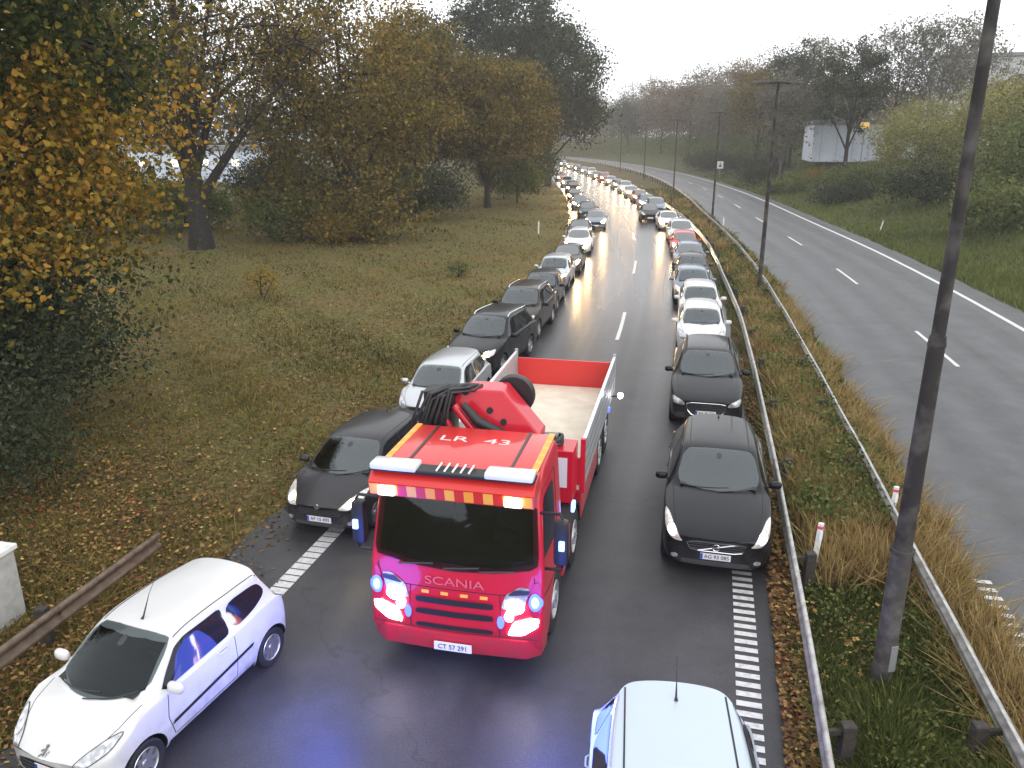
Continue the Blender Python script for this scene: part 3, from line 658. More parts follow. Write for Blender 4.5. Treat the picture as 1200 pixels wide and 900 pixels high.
        mb = MB(); hl = face.get('hood', [(hw * .84, P['yc'] + .20), (hw * .80, P['yc'] * .5 + .2), (hw * .72, .34)])
        for s in (1, -1):
            mb = MB(); seam(mb, bv, [(s * a, b) for a, b in hl], TOP, .0045, 24); add('bonnet_seam', mb, M['seam'])
            if not face.get('roof_strips'): mb = MB(); seam(mb, bv, [(s * rw * .90, P['yh'] + .10), (s * rw * .92, P['yB'] + .2), (s * rw * .88, P['yr'] - .06)], TOP, .007, 24); add('roof_seam', mb, M['seam'])
    if face.get('rails'):
        for s in (1, -1):
            q = []
            for i in range(12):
                y = P['yh'] + .25 + (P['yr'] - P['yh'] - .3) * i / 11; h, _ = cast(bv, (s * rw * .90, y, 4), (0, 0, -1)); q.append(h + Vector((0, 0, .05 if 0 < i < 11 else -.01)))
            add('roof_rail', MB().tube(q, .022, 8), M[face['rails']], None, 50)
    if face.get('roof_strips'):
        for s in (1, -1):
            mb = MB(); seam(mb, bv, [(s * rw * .80, P['yh'] + .12), (s * rw * .80, P['yr'] - .1)], TOP, .011, 20); add('roof_strip', mb, M['plastic'])
    if face.get('antenna') and lod == 0:
        ay = face['antenna']; h, _ = cast(bv, (0, ay, 4), (0, 0, -1)); d = face.get('alen', .4)
        mb = MB().tube([h, h + Vector((0, .03, .03)), h + Vector((0, .3 * d, .5 * d)), h + Vector((0, .7 * d, .95 * d))], [.022, .012, .004, .003], 6); add('antenna', mb, M['plastic'])
    parts += wheel_parts(P, face.get('wheel', 'spoke'), lod)
    return parts
def bzm_(P): return (P['bz'] + P['bzr']) / 2 - .085

FACES = dict(
    city=dict(lamp=[(.36, .60), (.55, .63), (.70, .73), (.74, .86), (.62, .82), (.46, .71)], bx=.02, bz=-.0, br=.06, grille=[(-.50, .30), (.50, .30), (.56, .46), (-.56, .46)], grille_bars=3, plate=.40, screen='cityscreen', badge=('lion', .655), moulding=True, antenna=1.60, alen=.55, wheel='disc', fog=(.60, .36)),
    hatch=dict(lamp=[(.40, .64), (.62, .63), (.77, .72), (.80, .88), (.70, .86), (.52, .75)], bx=-.02, bz=-.02, grille=[(-.42, .44), (.42, .44), (.50, .54), (.36, .62), (-.36, .62), (-.50, .54)], grille_bars=4, air_intake=[(-.55, .25), (.55, .25), (.50, .33), (-.50, .33)], plate=.39, badge=('oval', .665), fog=(.62, .36), antenna=3.3, alen=.3, reg='AF 15 493'),
    small=dict(lamp=[(.44, .66), (.66, .64), (.76, .74), (.77, .90), (.66, .86), (.50, .76)], bx=-.02, grille=[(-.40, .62), (.40, .62), (.44, .70), (-.44, .70)], grille_bars=2, air_intake=[(-.50, .27), (.50, .27), (.58, .42), (-.58, .42)], air_intake_bars=3, plate=.5, badge=('oval', .68), fog=(.62, .34), reg='BD 46 218'),
    suv=dict(lamp=[(.50, .78), (.72, .78), (.82, .84), (.82, .98), (.70, .96), (.50, .90)], bx=-.04, br=.075, grille=[(-.46, .72), (.46, .72), (.46, .88), (-.46, .88)], grille_bars=3, air_intake=[(-.55, .36), (.55, .36), (.60, .56), (-.60, .56)], air_intake_bars=3, plate=.62, badge=('oval', .80), fog=(.66, .46), rails='chrome', reg='AW 72 610', black_mirrors=True),
    crossover=dict(lamp=[(.54, .70), (.72, .72), (.86, .82), (.90, .98), (.80, .97), (.62, .82)], bx=.0, br=.07, grille=[(-.42, .56), (.42, .56), (.50, .74), (-.50, .74)], grille_bars=3, grille_frame=True, air_intake=[(-.60, .30), (.60, .30), (.56, .40), (-.56, .40)], plate=.475, badge=('ring', .65), fog=(.68, .42), black_mirrors=True, reg='AG 93 085', roof_strips=True, antenna=3.9, alen=.12),
    audi=dict(lamp=[(.52, .68), (.80, .70), (.87, .80), (.84, .87), (.56, .80)], bx=.0, br=.05, grille=[(-.34, .42), (.34, .42), (.47, .56), (.50, .78), (-.50, .78), (-.47, .56)], grille_bars=6, grille_frame=True, air_intake=[(-.80, .34), (-.5, .34), (-.55, .50), (-.80, .46)], plate=.5, badge=('rings', .68), black_mirrors=True, rails='plastic', reg='BH 30 774'),
    estate=dict(lamp=[(.46, .62), (.70, .62), (.80, .70), (.82, .82), (.70, .80), (.50, .72)], grille=[(-.40, .54), (.40, .54), (.44, .68), (-.44, .68)], air_intake=[(-.55, .24), (.55, .24), (.60, .38), (-.60, .38)], plate=.45, badge=('oval', .61), rails='plastic', reg='AX 51 337'),
    saloon=dict(lamp=[(.46, .62), (.70, .62), (.80, .70), (.82, .82), (.70, .80), (.50, .72)], grille=[(-.36, .50), (.36, .50), (.44, .68), (-.44, .68)], air_intake=[(-.55, .24), (.55, .24), (.60, .38), (-.60, .38)], plate=.42, badge=('oval', .62), reg='AV 28 905'),
    mpv=dict(lamp=[(.48, .70), (.70, .68), (.80, .78), (.80, .96), (.70, .92), (.54, .80)], grille=[(-.40, .60), (.40, .60), (.44, .70), (-.44, .70)], air_intake=[(-.50, .27), (.50, .27), (.58, .44), (-.58, .44)], plate=.5, badge=('oval', .66), reg='AZ 64 120', roof_strips=True, antenna=3.55, alen=.38),
)
_tpl = {}
def template(model, lod):
    if (model, lod) not in _tpl:
        _tpl[model, lod] = car_template(MODELS['crossover' if model == 'audi' else model], FACES[model], lod)
    return _tpl[model, lod]
NAME = dict(city='small_car', hatch='hatchback_car', small='hatchback_car', suv='sport_utility_car', crossover='crossover_car', audi='crossover_car', estate='estate_car', saloon='saloon_car', mpv='people_carrier')
PAINTED = {'white', 'black', 'charcoal', 'silver'}
def place_car(model, color, x, y, rz, label, lit=None, lod=0, group=None, z=.02):
    root = empty(NAME[model], (x, y, z), rz, label, 'car', group)
    def put(p, par):
        o = link(p.name, p.me, par, p.loc)
        m = None
        if p.role == 'paint': m = PAINT[color]
        if p.role == 'bulb': m = {None: None, 'warm': M['lit'], 'white': M['litw'], 'dim': M['dim'], 'far': M['far']}[lit]
        if p.role == 'lamp' and lod > 0 and lit: m = M['far'] if lit == 'far' else M['lit']
        if p.role == 'lamp' and lod == 0 and lit == 'warm': m = M['dim']
        if p.role == 'lamp' and lod == 0 and lit == 'white': m = M['dim']
        if m and o.material_slots:
            o.material_slots[0].link = 'OBJECT'; o.material_slots[0].material = m
        for k in p.kids: put(k, o)
        return o
    for p in template(model, lod): put(p, root)
    return root
ROW_L, ROW_R = 'cars queuing along the outer grass verge', 'cars queuing along the median rail'
def rowcar(side, y, model, color, label, lit=None, lod=0, dx=0., dr=0.):
    off = -8.6 if side == 'L' else -1.45
    return place_car(model, color, float(RX(y)) + off + dx, y, -heading(RX, y) + dr, label, lit, lod, ROW_L if side == 'L' else ROW_R)
# foreground
place_car('city', 'white', -4.62, 8.66, -R_(20.5), 'white three door city car angled across the verge edge beside the weathered rail', None, 0, ROW_L)
place_car('hatch', 'charcoal', -3.12, 15.15, -R_(15.5), 'charcoal grey hatchback with glowing headlights beside the fire truck cab', 'warm', 0, ROW_L)
place_car('mpv', 'pale', 1.50, 5.40, -R_(8.5), 'pale blue-white car cut off at the bottom edge, roof aerial and dark roof strips showing', None, 0, ROW_R)
rowcar('L', 20.55, 'small', 'silver', 'silver compact hatchback half hidden behind the folded red crane', None, 0, -.0)
place_car('suv', 'black', -.66, 25.5, -R_(20), 'black off-roader with silver roof rails and lit headlights behind the silver compact', 'warm', 0, ROW_L)
rowcar('L', 30.4, 'suv', 'brown', 'dark brown sport utility car between the black off-roader and a black hatchback', None, 0, .1, -.05)
rowcar('L', 35.2, 'hatch', 'black', 'black hatchback in the verge queue, directly behind the dark brown sport utility car', None, 0, .1)
rowcar('L', 40.3, 'small', 'silver', 'silver hatchback with one bright headlight, behind the black hatchback on the verge side', 'warm', 0, .05)
rowcar('L', 45.2, 'saloon', 'charcoal', 'dark grey saloon with bright headlights in front of a white estate on the verge side', 'far', 1, .1)
rowcar('L', 53, 'estate', 'white', 'white estate car with roof rails, the only white car in the verge queue', 'far', 1, .1)
rowcar('L', 59.5, 'saloon', 'black', 'black saloon right behind the white estate on the verge side', None, 1, -.2)
rowcar('L', 67, 'hatch', 'steelblue', 'blue-grey hatchback pulled out of the verge queue, both headlights bright', 'far', 1, .9)
rowcar('L', 76, 'estate', 'green', 'dark green estate car near the bend, tucked behind the blue-grey hatchback', None, 1, .2)
rowcar('L', 86, 'saloon', 'steelblue', 'blue-grey saloon beside the tall dark trees, near the far end of the verge queue', 'far', 1, -.3)
rowcar('L', 97, 'hatch', 'black', 'small black car with lit headlights under the tall tree crowns', 'far', 1, -.6)
rowcar('L', 110, 'suv', 'charcoal', 'dark grey sport utility car almost under the tree crowns at the bend', 'far', 1, -.3)
rowcar('L', 125, 'mpv', 'silver', 'silver people carrier deep under the tree crowns, lights on', 'far', 1, -.2)
rowcar('L', 142, 'hatch', 'red', 'red hatchback deep under the tree crowns at the bend', 'far', 1)
# along the median rail
rowcar('R', 13.92, 'crossover', 'black', 'black crossover with diagonal grille bar and plate AG 93 085, first beside the rail', 'white', 0, .17)
rowcar('R', 21.1, 'audi', 'black', 'black crossover with chrome framed grille directly behind the first black crossover', 'dim', 0, -.02)
rowcar('R', 27.9, 'small', 'white', 'small white hatchback directly behind the two black crossovers', None, 0, -.15)
rowcar('R', 32.2, 'small', 'white', 'white hatchback with a white car in front and a blue-grey one behind', None, 0, -.1)
rowcar('R', 36.6, 'hatch', 'steelblue', 'blue-grey hatchback directly behind two white hatchbacks, one headlight showing', 'warm', 0, -.25)
rowcar('R', 41.0, 'hatch', 'charcoal', 'charcoal hatchback between a blue-grey hatchback and a blue-grey estate by the rail', None, 0, -.1)
rowcar('R', 45.7, 'estate', 'steelblue', 'blue-grey estate car with a red hatchback right behind it', None, 1, -.1)
rowcar('R', 51.3, 'small', 'red', 'bright red hatchback in the rail queue, the only red car near the middle', 'dim', 1, -.15)
rowcar('R', 57.2, 'mpv', 'silver', 'silver people carrier squeezed between the red hatchback and a white saloon', None, 1, -.05)
rowcar('R', 66.6, 'saloon', 'white', 'white saloon standing a little out of the rail queue, its whole front showing', 'far', 1, -.25)
FAR_ = [(73.5, 'hatch', 'black', 'black hatchback poking out behind the white saloon', None, -1.3), (79.5, 'mpv', 'steelblue', 'blue-grey people carrier behind the black hatchback that pokes out', None, -.1), (87, 'estate', 'blue', 'dark blue estate with lit headlights behind the blue-grey people carrier', 'far', -.3),
        (94.5, 'hatch', 'darkred', 'dark red hatchback with lit headlights where the rail queue starts to bend', 'far', -.2), (103, 'saloon', 'silver', 'silver saloon with bright headlights behind the dark red hatchback', 'far', -.2), (111, 'mpv', 'white', 'white people carrier with bright headlights on the far bend', 'far', -.1),
        (120, 'hatch', 'blue', 'dark blue hatchback with bright headlights on the far bend', 'far', -.1), (129, 'small', 'silver', 'silver hatchback with bright headlights on the far bend', 'far', -.1), (138, 'suv', 'red', 'red sport utility car on the far bend', 'far', -.1),
        (148, 'estate', 'grey', 'mid grey estate car on the far bend, lights on', 'far', -.1), (159, 'suv', 'white', 'white sport utility car far round the bend, lights on', 'far', 0), (171, 'hatch', 'beige', 'beige hatchback far round the bend, lights on', 'far', 0),
        (184, 'mpv', 'charcoal', 'charcoal people carrier far round the bend, lights on', 'far', 0), (198, 'saloon', 'beige', 'beige saloon at the far end of the visible queue', 'far', 0), (213, 'suv', 'silver', 'silver sport utility car, last of the visible rail queue', 'far', 0)]
for y, mo, c, lb, li, dx in FAR_: rowcar('R', y, mo, c, lb, li, 1, dx)

# ------------------------------------------------------------------ fire truck with crane and drop-side bed
M.update(
    tred=paint('fire_red_paint', (.52, .012, .03)), tred2=paint('bright_red_paint', (.6, .03, .028)), floor=mat('bed_floor_plywood', (.62, .54, .43), .7, noise=(3, (.74, .66, .54), .35, .7)),
    board=mat('grey_drop_side', (.36, .37, .38), .5, .2, noise=(5, (.28, .29, .3), .4, .7)), orange=mat('orange_reflector', (.85, .33, .03), .35), yellow=mat('pale_orange_reflector', (.85, .40, .06), .35),
    refred=mat('red_reflector', (.6, .03, .02), .35), beacon=mat('light_bar_lens', (.72, .76, .8), .15, coat=1), white=mat('white_lettering', (.68, .56, .56), .5),
    bright=mat('truck_headlight_lit', (.95, .95, .95), .2, emit=(.97, .96, 1), es=14), soft=mat('work_light_lit', (.95, .95, .9), .2, emit=(1, .92, .7), es=3), hose=mat('rubber_hose', (.015, .016, .018), .45), grime=mat('dark_chassis', (.02, .02, .021), .7),
    faint=mat('faded_lettering', (.62, .12, .14), .5))
def build_truck():
    T = empty('fire_truck', (-.80, 9.45, .02), -R_(12.5), 'red fire service truck with folded crane and drop-side bed driving down the cleared middle', 'fire truck')
    # cab shell: stations in y, half widths tapering upward
    prof = [(.06, .42), (-.02, .60), (0., 1.05), (.04, 1.58), (.30, 2.62), (.42, 2.86), (.75, 2.95), (1.70, 2.97), (1.86, 2.85), (1.88, .95), (1.88, .60), (.75, .60), (.60, .42)]
    hwz = lambda z: 1.24 if z < 1.6 else 1.24 - .13 * (z - 1.6) / 1.35
    cab = MB(); n = len(prof); v = []
    for s in (-1, 1):
        for (y, z) in prof:
            v.append((s * hwz(z), y + (.05 if y < .3 else 0), z))
    nose = []
    f = [tuple(range(n))[::-1], tuple(range(n, 2 * n))]
    # middle columns bow the front forward a little
    cab.add(v, f)
    cols = [-1, -.7, 0, .7, 1]; vv = []; ff = []
    for c in cols:
        for (y, z) in prof: vv.append((c * hwz(z), y + (.05 * abs(c) ** 2 if y < .3 else 0), z))
    for i in range(4):
        for j in range(n): ff.append((i * n + j, i * n + (j + 1) % n, (i + 1) * n + (j + 1) % n, (i + 1) * n + j))
    cab.add(vv, ff)
    me = cab.mesh('cab', M['tred'], 35, weld=True)
    # front wheel arch
    bm = bmesh.new(); bm.from_mesh(me); es = [e for e in bm.edges if len(e.link_faces) == 2 and e.calc_face_angle(0) > .6]; bmesh.ops.bevel(bm, geom=es, offset=.07, segments=3, profile=.6, affect='EDGES', clamp_overlap=True); bm.to_mesh(me); bm.free()
    me.materials.append(M['plastic'])
    cu = MB(); 
    for s in (1, -1):
        a, b = sorted((s * .86, s * 1.5)); cu.lathe([(0, a), (.60, a), (.60, b), (0, b)], (0, 1.32, .52), 'x', 36, 1)
    cu.prism([(-1.09, 1.76), (-.6, 1.66), (.6, 1.66), (1.09, 1.76), (1.03, 2.56), (-1.03, 2.56)], lambda a, b, t: (a, -.3 + 1.85 * t, b), 1)
    bv = BVHTree.FromPolygons([tuple(q.co) for q in me.vertices], [tuple(p.vertices) for p in me.polygons])
    o = link('t', me); oc = link('c', cu.mesh('c', [M['tred'], M['plastic']], weld=True)); bo = o.modifiers.new('b', 'BOOLEAN'); bo.object = oc; bo.operation = 'DIFFERENCE'; bo.solver = 'EXACT'
    dg = bpy.context.evaluated_depsgraph_get(); m3 = bpy.data.meshes.new_from_object(o.evaluated_get(dg)); bpy.data.objects.remove(o); bpy.data.objects.remove(oc)
    m3.shade_smooth(); m3.set_sharp_from_angle(angle=R_(35)); cabo = link('cab', m3, T)
    P = lambda name, poly, m, off=.008, ray=FRONT, par=cabo, n=48: (lambda mb: mb.build(name, m, par, 60) if patch(mb, bv, poly, ray, off, n, 5) else None)(MB())
    P('windscreen', rounded([(-1.17, 1.70), (-.6, 1.60), (0, 1.57), (.6, 1.60), (1.17, 1.70), (1.10, 2.60), (-1.10, 2.60)], .08, 1), M['truckpane'], .02)
    MB().prism([(.12, 1.662), (.2, 1.74), (.5, 1.78), (.62, 1.70), (.62, 1.662)], lambda a, b, t: ((2 * t - 1) * 1.02, a, b)).build('dashboard', M['dash'], cabo, None, .01)
    for s in (1, -1):
        st = MB().box(s * .58 - .25, s * .58 + .25, 1.15, 1.30, 1.67, 2.22).build('seat', M['seat'], cabo, 40, .05); MB().box(s * .58 - .14, s * .58 + .14, 1.18, 1.28, 2.225, 2.42).build('headrest', M['seat'], st, 40, .04)
    MB().tube([(.58 + .22 * math.cos(t * math.pi / 12), .72 - .10 * math.sin(t * math.pi / 12), 1.84 + .19 * math.sin(t * math.pi / 12)) for t in range(25)], .016, 6).build('steering_wheel', M['dash'], cabo, 40)
    wp = MB()
    for x0 in (-.55, .1, .6):
        q = [cast(bv, (x0 + t * .5 - .25, -2, 1.60 + .05 * t), (0, 1, 0)) for t in (0, .5, 1)]; wp = MB().tube([h + nn * .03 for h, nn in q], .014, 6); wp.build('wiper', M['trim'], cabo)
    for s in (1, -1):
        P('side_window', rounded([(.36, 1.72), (1.25, 1.66), (1.25, 2.55), (.52, 2.58)], .08, 1), M['tglass'], ray=SIDE(s))
        mb = MB(); seam(mb, bv, [(.20, 1.62), (.26, 1.2), (.62, 1.12), (1.40, 1.12), (1.42, 2.66), (.46, 2.70), (.20, 1.62)], SIDE(s), .007, 60); mb.build('door_seam', M['seam'], cabo)
        MB().box(s * 1.235 - .02, s * 1.235 + .02, 1.18, 1.36, 1.36, 1.40).build('door_handle', M['plastic'], cabo, bevel=.008)
        # corner deflector
        mb = MB(); patch(mb, bv, rounded([(s * 1.05, .98), (s * 1.22, .98), (s * 1.20, 1.55), (s * 1.08, 1.5)]), FRONT, .02, 24, 3); mb.build('air_deflector', M['tred'], cabo, 60)
    # grille: three dark bands between red slats
    P('grille', rounded([(-.62, .66), (.62, .66), (.60, 1.16), (-.60, 1.16)], .08, 1), M['tred'], .012)
    for z0, z1 in ((1.06, 1.15), (.88, .97), (.68, .75)):
        P('grille_opening', rounded([(-.56, z0), (.56, z0), (.56, z1), (-.56, z1)], .1, 1), M['plastic'], .03)
    for x in (-.42, -.14, .14, .42): P('reflector', [(x - .055, 1.195), (x + .055, 1.195), (x + .055, 1.245), (x - .055, 1.245)], M['yellow'], .014, n=12)
    tm = text_mesh('SCANIA', .21, M['faint'], extrude=.004); hh, nn = cast(bv, (0, -2, 1.40), (0, 1, 0))
    tm.transform(Matrix.Translation((0, hh.y - .012, 1.40)) @ Matrix.Rotation(R_(90), 4, 'X') @ Matrix.Rotation(R_(0), 4, 'X') @ Matrix.Diagonal((1.15, .85, 1, 1))); link('lettering', tm, cabo)
    for pts in ([(-1.2, 1.30), (-.6, 1.285), (.6, 1.285), (1.2, 1.30)], [(-.64, .62), (-.66, .9), (-.64, 1.28)], [(.64, .62), (.66, .9), (.64, 1.28)], [(-1.2, .655), (0, .64), (1.2, .655)], [(-1.13, 1.02), (-1.11, 1.58)], [(1.13, 1.02), (1.11, 1.58)]):
        mb = MB(); seam(mb, bv, pts, FRONT, .007, 24); mb.build('panel_seam', M['seam'], cabo)
    for s in (1, -1):
        q = lambda poly: poly if s > 0 else mir(poly)
        hl = P('headlight', q(rounded([(.66, 1.08), (.98, 1.14), (1.06, 1.42), (.92, 1.44), (.72, 1.30)], .12, 1)), M['lamp'], .014)
        P('lamp_hood', q(rounded([(.74, 1.30), (1.04, 1.34), (1.06, 1.40), (.86, 1.40)], .12, 1)), M['trim'], .03, par=hl)
        P('bulb', q([(.86 + .13 * math.cos(t * math.pi / 12), 1.14 + .10 * math.sin(t * math.pi / 12)) for t in range(24)]), M['bright'], .035, par=hl, n=24)
        P('bulb', q([(.78 + .065 * math.cos(t * math.pi / 12), .99 + .075 * math.sin(t * math.pi / 12)) for t in range(24)]), M['bright'], .035, par=hl, n=24)
        P('fog_light', q(rounded([(.76, .70), (.98, .72), (1.17, .86), (1.19, .98), (1.12, 1.0), (.84, .90)], .1, 1)), M['bright'], .02)
        P('strobe_halo', q([(1.13 + .085 * math.cos(t * math.pi / 8), 1.24 + .135 * math.sin(t * math.pi / 8)) for t in range(16)]), M['blue'], .038, n=16)  # enlarged glowing disc, imitating the blue halo around the strobe core
        P('blue_strobe', q([(1.13 + .05 * math.cos(t * math.pi / 8), 1.24 + .085 * math.sin(t * math.pi / 8)) for t in range(16)]), M['bluelens'], .045, n=16)
        P('blue_strobe', q([(.665 + .05 * math.cos(t * math.pi / 8), .90 + .10 * math.sin(t * math.pi / 8)) for t in range(16)]), M['blue'], .045, n=16)
        P('indicator', q([(1.12, 1.06), (1.20, 1.06), (1.20, 1.12), (1.12, 1.12)]), M['amber'], .012, n=12)
        ld = bpy.data.lights.new('strobe_glow', 'POINT'); ld.energy = 80; ld.color = (.09, .14, 1); ld.shadow_soft_size = .5
        lo = bpy.data.objects.new('strobe_glow', ld); COL.objects.link(lo); lo.parent = cabo; lo.location = (s * 1.5, -1.3, .95)
    # bumper and plate
    mb = MB()
    mb.prism([(-1.25, .34), (-.5, -.06 + .30), (.5, .24), (1.25, .34)], lambda a, b, t: (a, 0, 0))
    mb = MB(); pts = [(-1.25, .42), (-1.22, .12), (-1.02, -.02), (0, -.07), (1.02, -.02), (1.22, .12), (1.25, .42)]
    mb.prism(pts + [(1.0, .45), (-1.0, .45)], lambda a, b, t: (a, b, .34 + .30 * t))
    mb.build('bumper', M['tred'], T, 35, bevel=.04)
    pl = MB().box(-.27, .27, -.125, -.10, .40, .52).build('number_plate', M['plate'], T)
    tm = text_mesh('CT 57 291', .115, M['ink']); tm.transform(Matrix.Translation((0, -.128, .46)) @ Matrix.Rotation(R_(90), 4, 'X') @ Matrix.Diagonal((.85, .9, 1, 1))); link('lettering', tm, pl)
    # sun visor with reflective chequer, light bar and roof fittings
    vis = MB().prism([(-.06, 2.66), (-.10, 2.86), (.06, 2.99), (.34, 3.02), (.34, 2.80)], lambda a, b, t: ((2 * t - 1) * 1.13, a, b)).build('sun_visor', M['tred2'], T, None, bevel=.015)
    ck = []
    for k in range(17):
        x0 = -1.11 + 2.22 * k / 17; x1 = -1.11 + 2.22 * (k + 1) / 17
        MB().add([(x0, -.077, 2.685), (x1, -.077, 2.685), (x1, -.113, 2.85), (x0, -.113, 2.85)], [(0, 1, 2, 3)]).build('reflector', M['yellow' if k % 4 == 0 else ('orange' if k % 2 == 0 else 'refred')], vis)
    for s in (1, -1):
        MB().box(s * .86 - .12, s * .86 + .12, -.15, -.095, 2.70, 2.84).build('work_light', M['soft'], T, bevel=.03)
    lb = MB().box(-1.12, 1.12, -.06, .20, 3.005, 3.06).build('light_bar', M['plastic'], T, bevel=.02)
    for a, b in ((-1.11, -.46), (.46, 1.11)): MB().box(a, b, -.075, .215, 3.03, 3.12).build('lens', M['beacon'], lb, 40, bevel=.035)
    for k in range(5): MB().tube([(-.20 + .11 * k, -.02, 3.06), (-.17 + .11 * k, .16, 3.11), (-.165 + .11 * k, .26, 3.07)], .014, 6).build('bracket', M['chrome'], lb)
    roof = MB().box(-1.08, 1.08, .30, 1.80, 2.955, 3.0).build('roof_panel', M['tred2'], T, 35, bevel=.025)
    for s in (1, -1):
        MB().box(s * .72 - .018, s * .72 + .018, .32, 1.78, 3.001, 3.016).build('roof_groove', M['trim'], roof)
        for k in range(12):
            y0 = .25 + .13 * k; MB().box(s * 1.04 - .045, s * 1.04 + .045, y0, y0 + .125, 3.001, 3.008).build('reflector', M['yellow' if k % 2 else 'orange'], roof)
    tm = text_mesh('LR  43', .36, M['white']); tm.transform(Matrix.Translation((-.02, 1.30, 3.004)) @ Matrix.Diagonal((1.15, .75, 1, 1))); link('lettering', tm, roof)
    # mirrors with blue lamps
    for s in (1, -1):
        arm = MB().tube([(s * 1.14, .30, 2.45), (s * 1.42, .22, 2.50), (s * 1.46, .22, 2.42)], .022, 6); arm2 = MB().tube([(s * 1.2, .30, 1.62), (s * 1.45, .24, 1.66), (s * 1.46, .22, 1.72)], .022, 6)
        mm = MB().box(s * 1.44 - .10, s * 1.44 + .10, .16, .34, 1.74, 2.40).build('door_mirror', M['hose'], T, 40, bevel=.07)
        arm.build('mirror_arm', M['plastic'], mm); arm2.build('mirror_arm', M['plastic'], mm)
        MB().box(s * 1.46 - .04, s * 1.46 + .04, .12, .165, 2.0, 2.14).build('blue_strobe', M['bluelens'], mm, bevel=.015)
    MB().box(1.24, 1.30, 2.55, 2.72, 1.36, 1.52).build('blue_strobe', M['bluelens'], T, bevel=.02)
    # chassis and wheels
    ch = MB().box(-.45, .45, 1.5, 9.5, .62, .92); ch.box(-1.0, 1.0, 2.0, 2.9, .55, 1.1); ch.build('chassis', M['grime'], T)
    for y in (1.32, 3.35, 7.35, 8.70):
        for s in (1, -1):
            w = .30; r = .52; t = MB().lathe([(r * .56, w * .45), (r * .9, w * .5), (r * .98, w * .42), (r, w * .2), (r, -w * .2), (r * .98, -w * .42), (r * .9, -w * .5), (r * .5, -w * .5)], n=36)
            wo = t.build('wheel', M['rubber'], T, 40, loc=(s * 1.06, y, r - .02))
            rm = MB().lathe([(r * .57, w * .44), (r * .55, w * .5), (r * .5, w * .3), (r * .3, w * .22), (r * .26, w * .5), (r * .16, w * .56), (0, w * .56)] if y < 4 else [(r * .57, w * .44), (r * .55, w * .5), (r * .5, w * .1), (r * .34, -w * .1), (r * .26, w * .3), (0, w * .32)], n=30)
            for k in range(10):
                a = k * math.pi / 5; rm.tube([(w * .2, r * .21 * math.cos(a), r * .21 * math.sin(a)), (w * .58, r * .21 * math.cos(a), r * .21 * math.sin(a))], .018, 6)
            me = rm.mesh('rim', M['steel'], 40)
            if s < 0: wo.data.transform(Matrix.Diagonal((-1, 1, 1, 1))); wo.data.flip_normals(); me.transform(Matrix.Diagonal((-1, 1, 1, 1))); me.flip_normals()
            link('rim', me, wo)
    for s in (1, -1):
        a, b = sorted((s * 1.0, s * 1.23))
        MB().box(a, b, 4.05, 6.6, .50, 1.12).build('side_locker', M['tred'], T, bevel=.03)
        a, b = sorted((s * .9, s * 1.22)); MB().box(a, b, 2.0, 2.7, .48, 1.10).build('side_locker', M['tred'], T, bevel=.03)
        MB().prism([(3.35 + .66 * math.cos(math.pi * t / 12), .52 + .62 * math.sin(math.pi * t / 12)) for t in range(13)] + [(3.35 + .60 * math.cos(math.pi * t / 12), .52 + .56 * math.sin(math.pi * t / 12)) for t in range(12, -1, -1)], lambda a_, b_, t: (s * (1.22 - .34 * t), a_, b_)).build('mudguard', M['plastic'], T)
        for y in (4.4, 6.2): MB().box(s * 1.232 - .012, s * 1.232 + .012, y - .05, y + .05, .95, 1.02).build('marker_light', M['amber'], T)
    # bed
    bed = MB().box(-1.22, 1.22, 3.95, 9.82, 1.12, 1.22).build('bed_floor', M['floor'], T, bevel=.008)
    MB().box(-1.24, 1.24, 3.93, 9.84, 1.06, 1.119).build('bed_frame', M['tred'], T)
    for s in (1, -1):
        sb = MB()
        sb.box(s * 1.245 - .022, s * 1.245 + .022, 4.02, 9.80, 1.13, 2.02)
        sb = sb.build('side_board', M['board'], T, bevel=.006)
        for k in range(1, 4): MB().box(s * 1.268 - .006, s * 1.268 + .004, 4.03, 9.79, 1.13 + .22 * k, 1.142 + .22 * k).build('panel_gap', M['trim'], sb)
        MB().box(s * 1.245 - .03, s * 1.245 + .03, 4.02, 9.80, 2.021, 2.06).build('top_rail', M['beacon'], sb)
        MB().box(s * 1.245 - .045, s * 1.245 + .045, 3.92, 4.018, 1.08, 2.12).build('corner_post', M['tred'], T, bevel=.01)
        MB().box(s * 1.245 - .04, s * 1.245 + .04, 9.802, 9.87, 1.08, 2.12).build('corner_post', M['board'], T, bevel=.01)
    MB().box(-1.20, 1.20, 9.80, 9.845, 1.225, 1.90).build('tailboard', M['tred2'], T, bevel=.006)
    hb = MB().box(-1.20, 1.20, 3.93, 3.99, 1.225, 1.75).build('headboard', M['tred'], T, bevel=.01)
    MB().box(.36, 1.10, 3.915, 3.928, 1.30, 1.70).build('reflective_panel', M['beacon'], hb)
    # tool locker at the head of the bed with black gear on it
    lk = MB().box(.30, 1.16, 3.30, 3.90, 1.15, 2.12).build('equipment_locker', M['tred'], T, bevel=.02)
    MB().box(.40, 1.06, 3.285, 3.298, 1.45, 2.0).build('grey_panel', M['beacon'], lk)
    MB().box(.62, .82, 3.20, 3.284, 1.62, 1.95).build('control_box', M['plastic'], lk, bevel=.03)
    g = MB(); 
    for k in range(7):
        a = k * .9; g.tube([(.72 + .20 * math.cos(a + t * .5), 3.6 + .13 * math.sin(a + t * .5), 2.17 + .03 * (k % 4) + .02 * math.sin(t)) for t in range(13)], .034, 6)
    g.build('hose_bundle', M['hose'], lk)
    MB().box(.60, .86, 3.5, 3.66, 2.15, 2.33).build('valve_block', M['hub'], lk, bevel=.04)
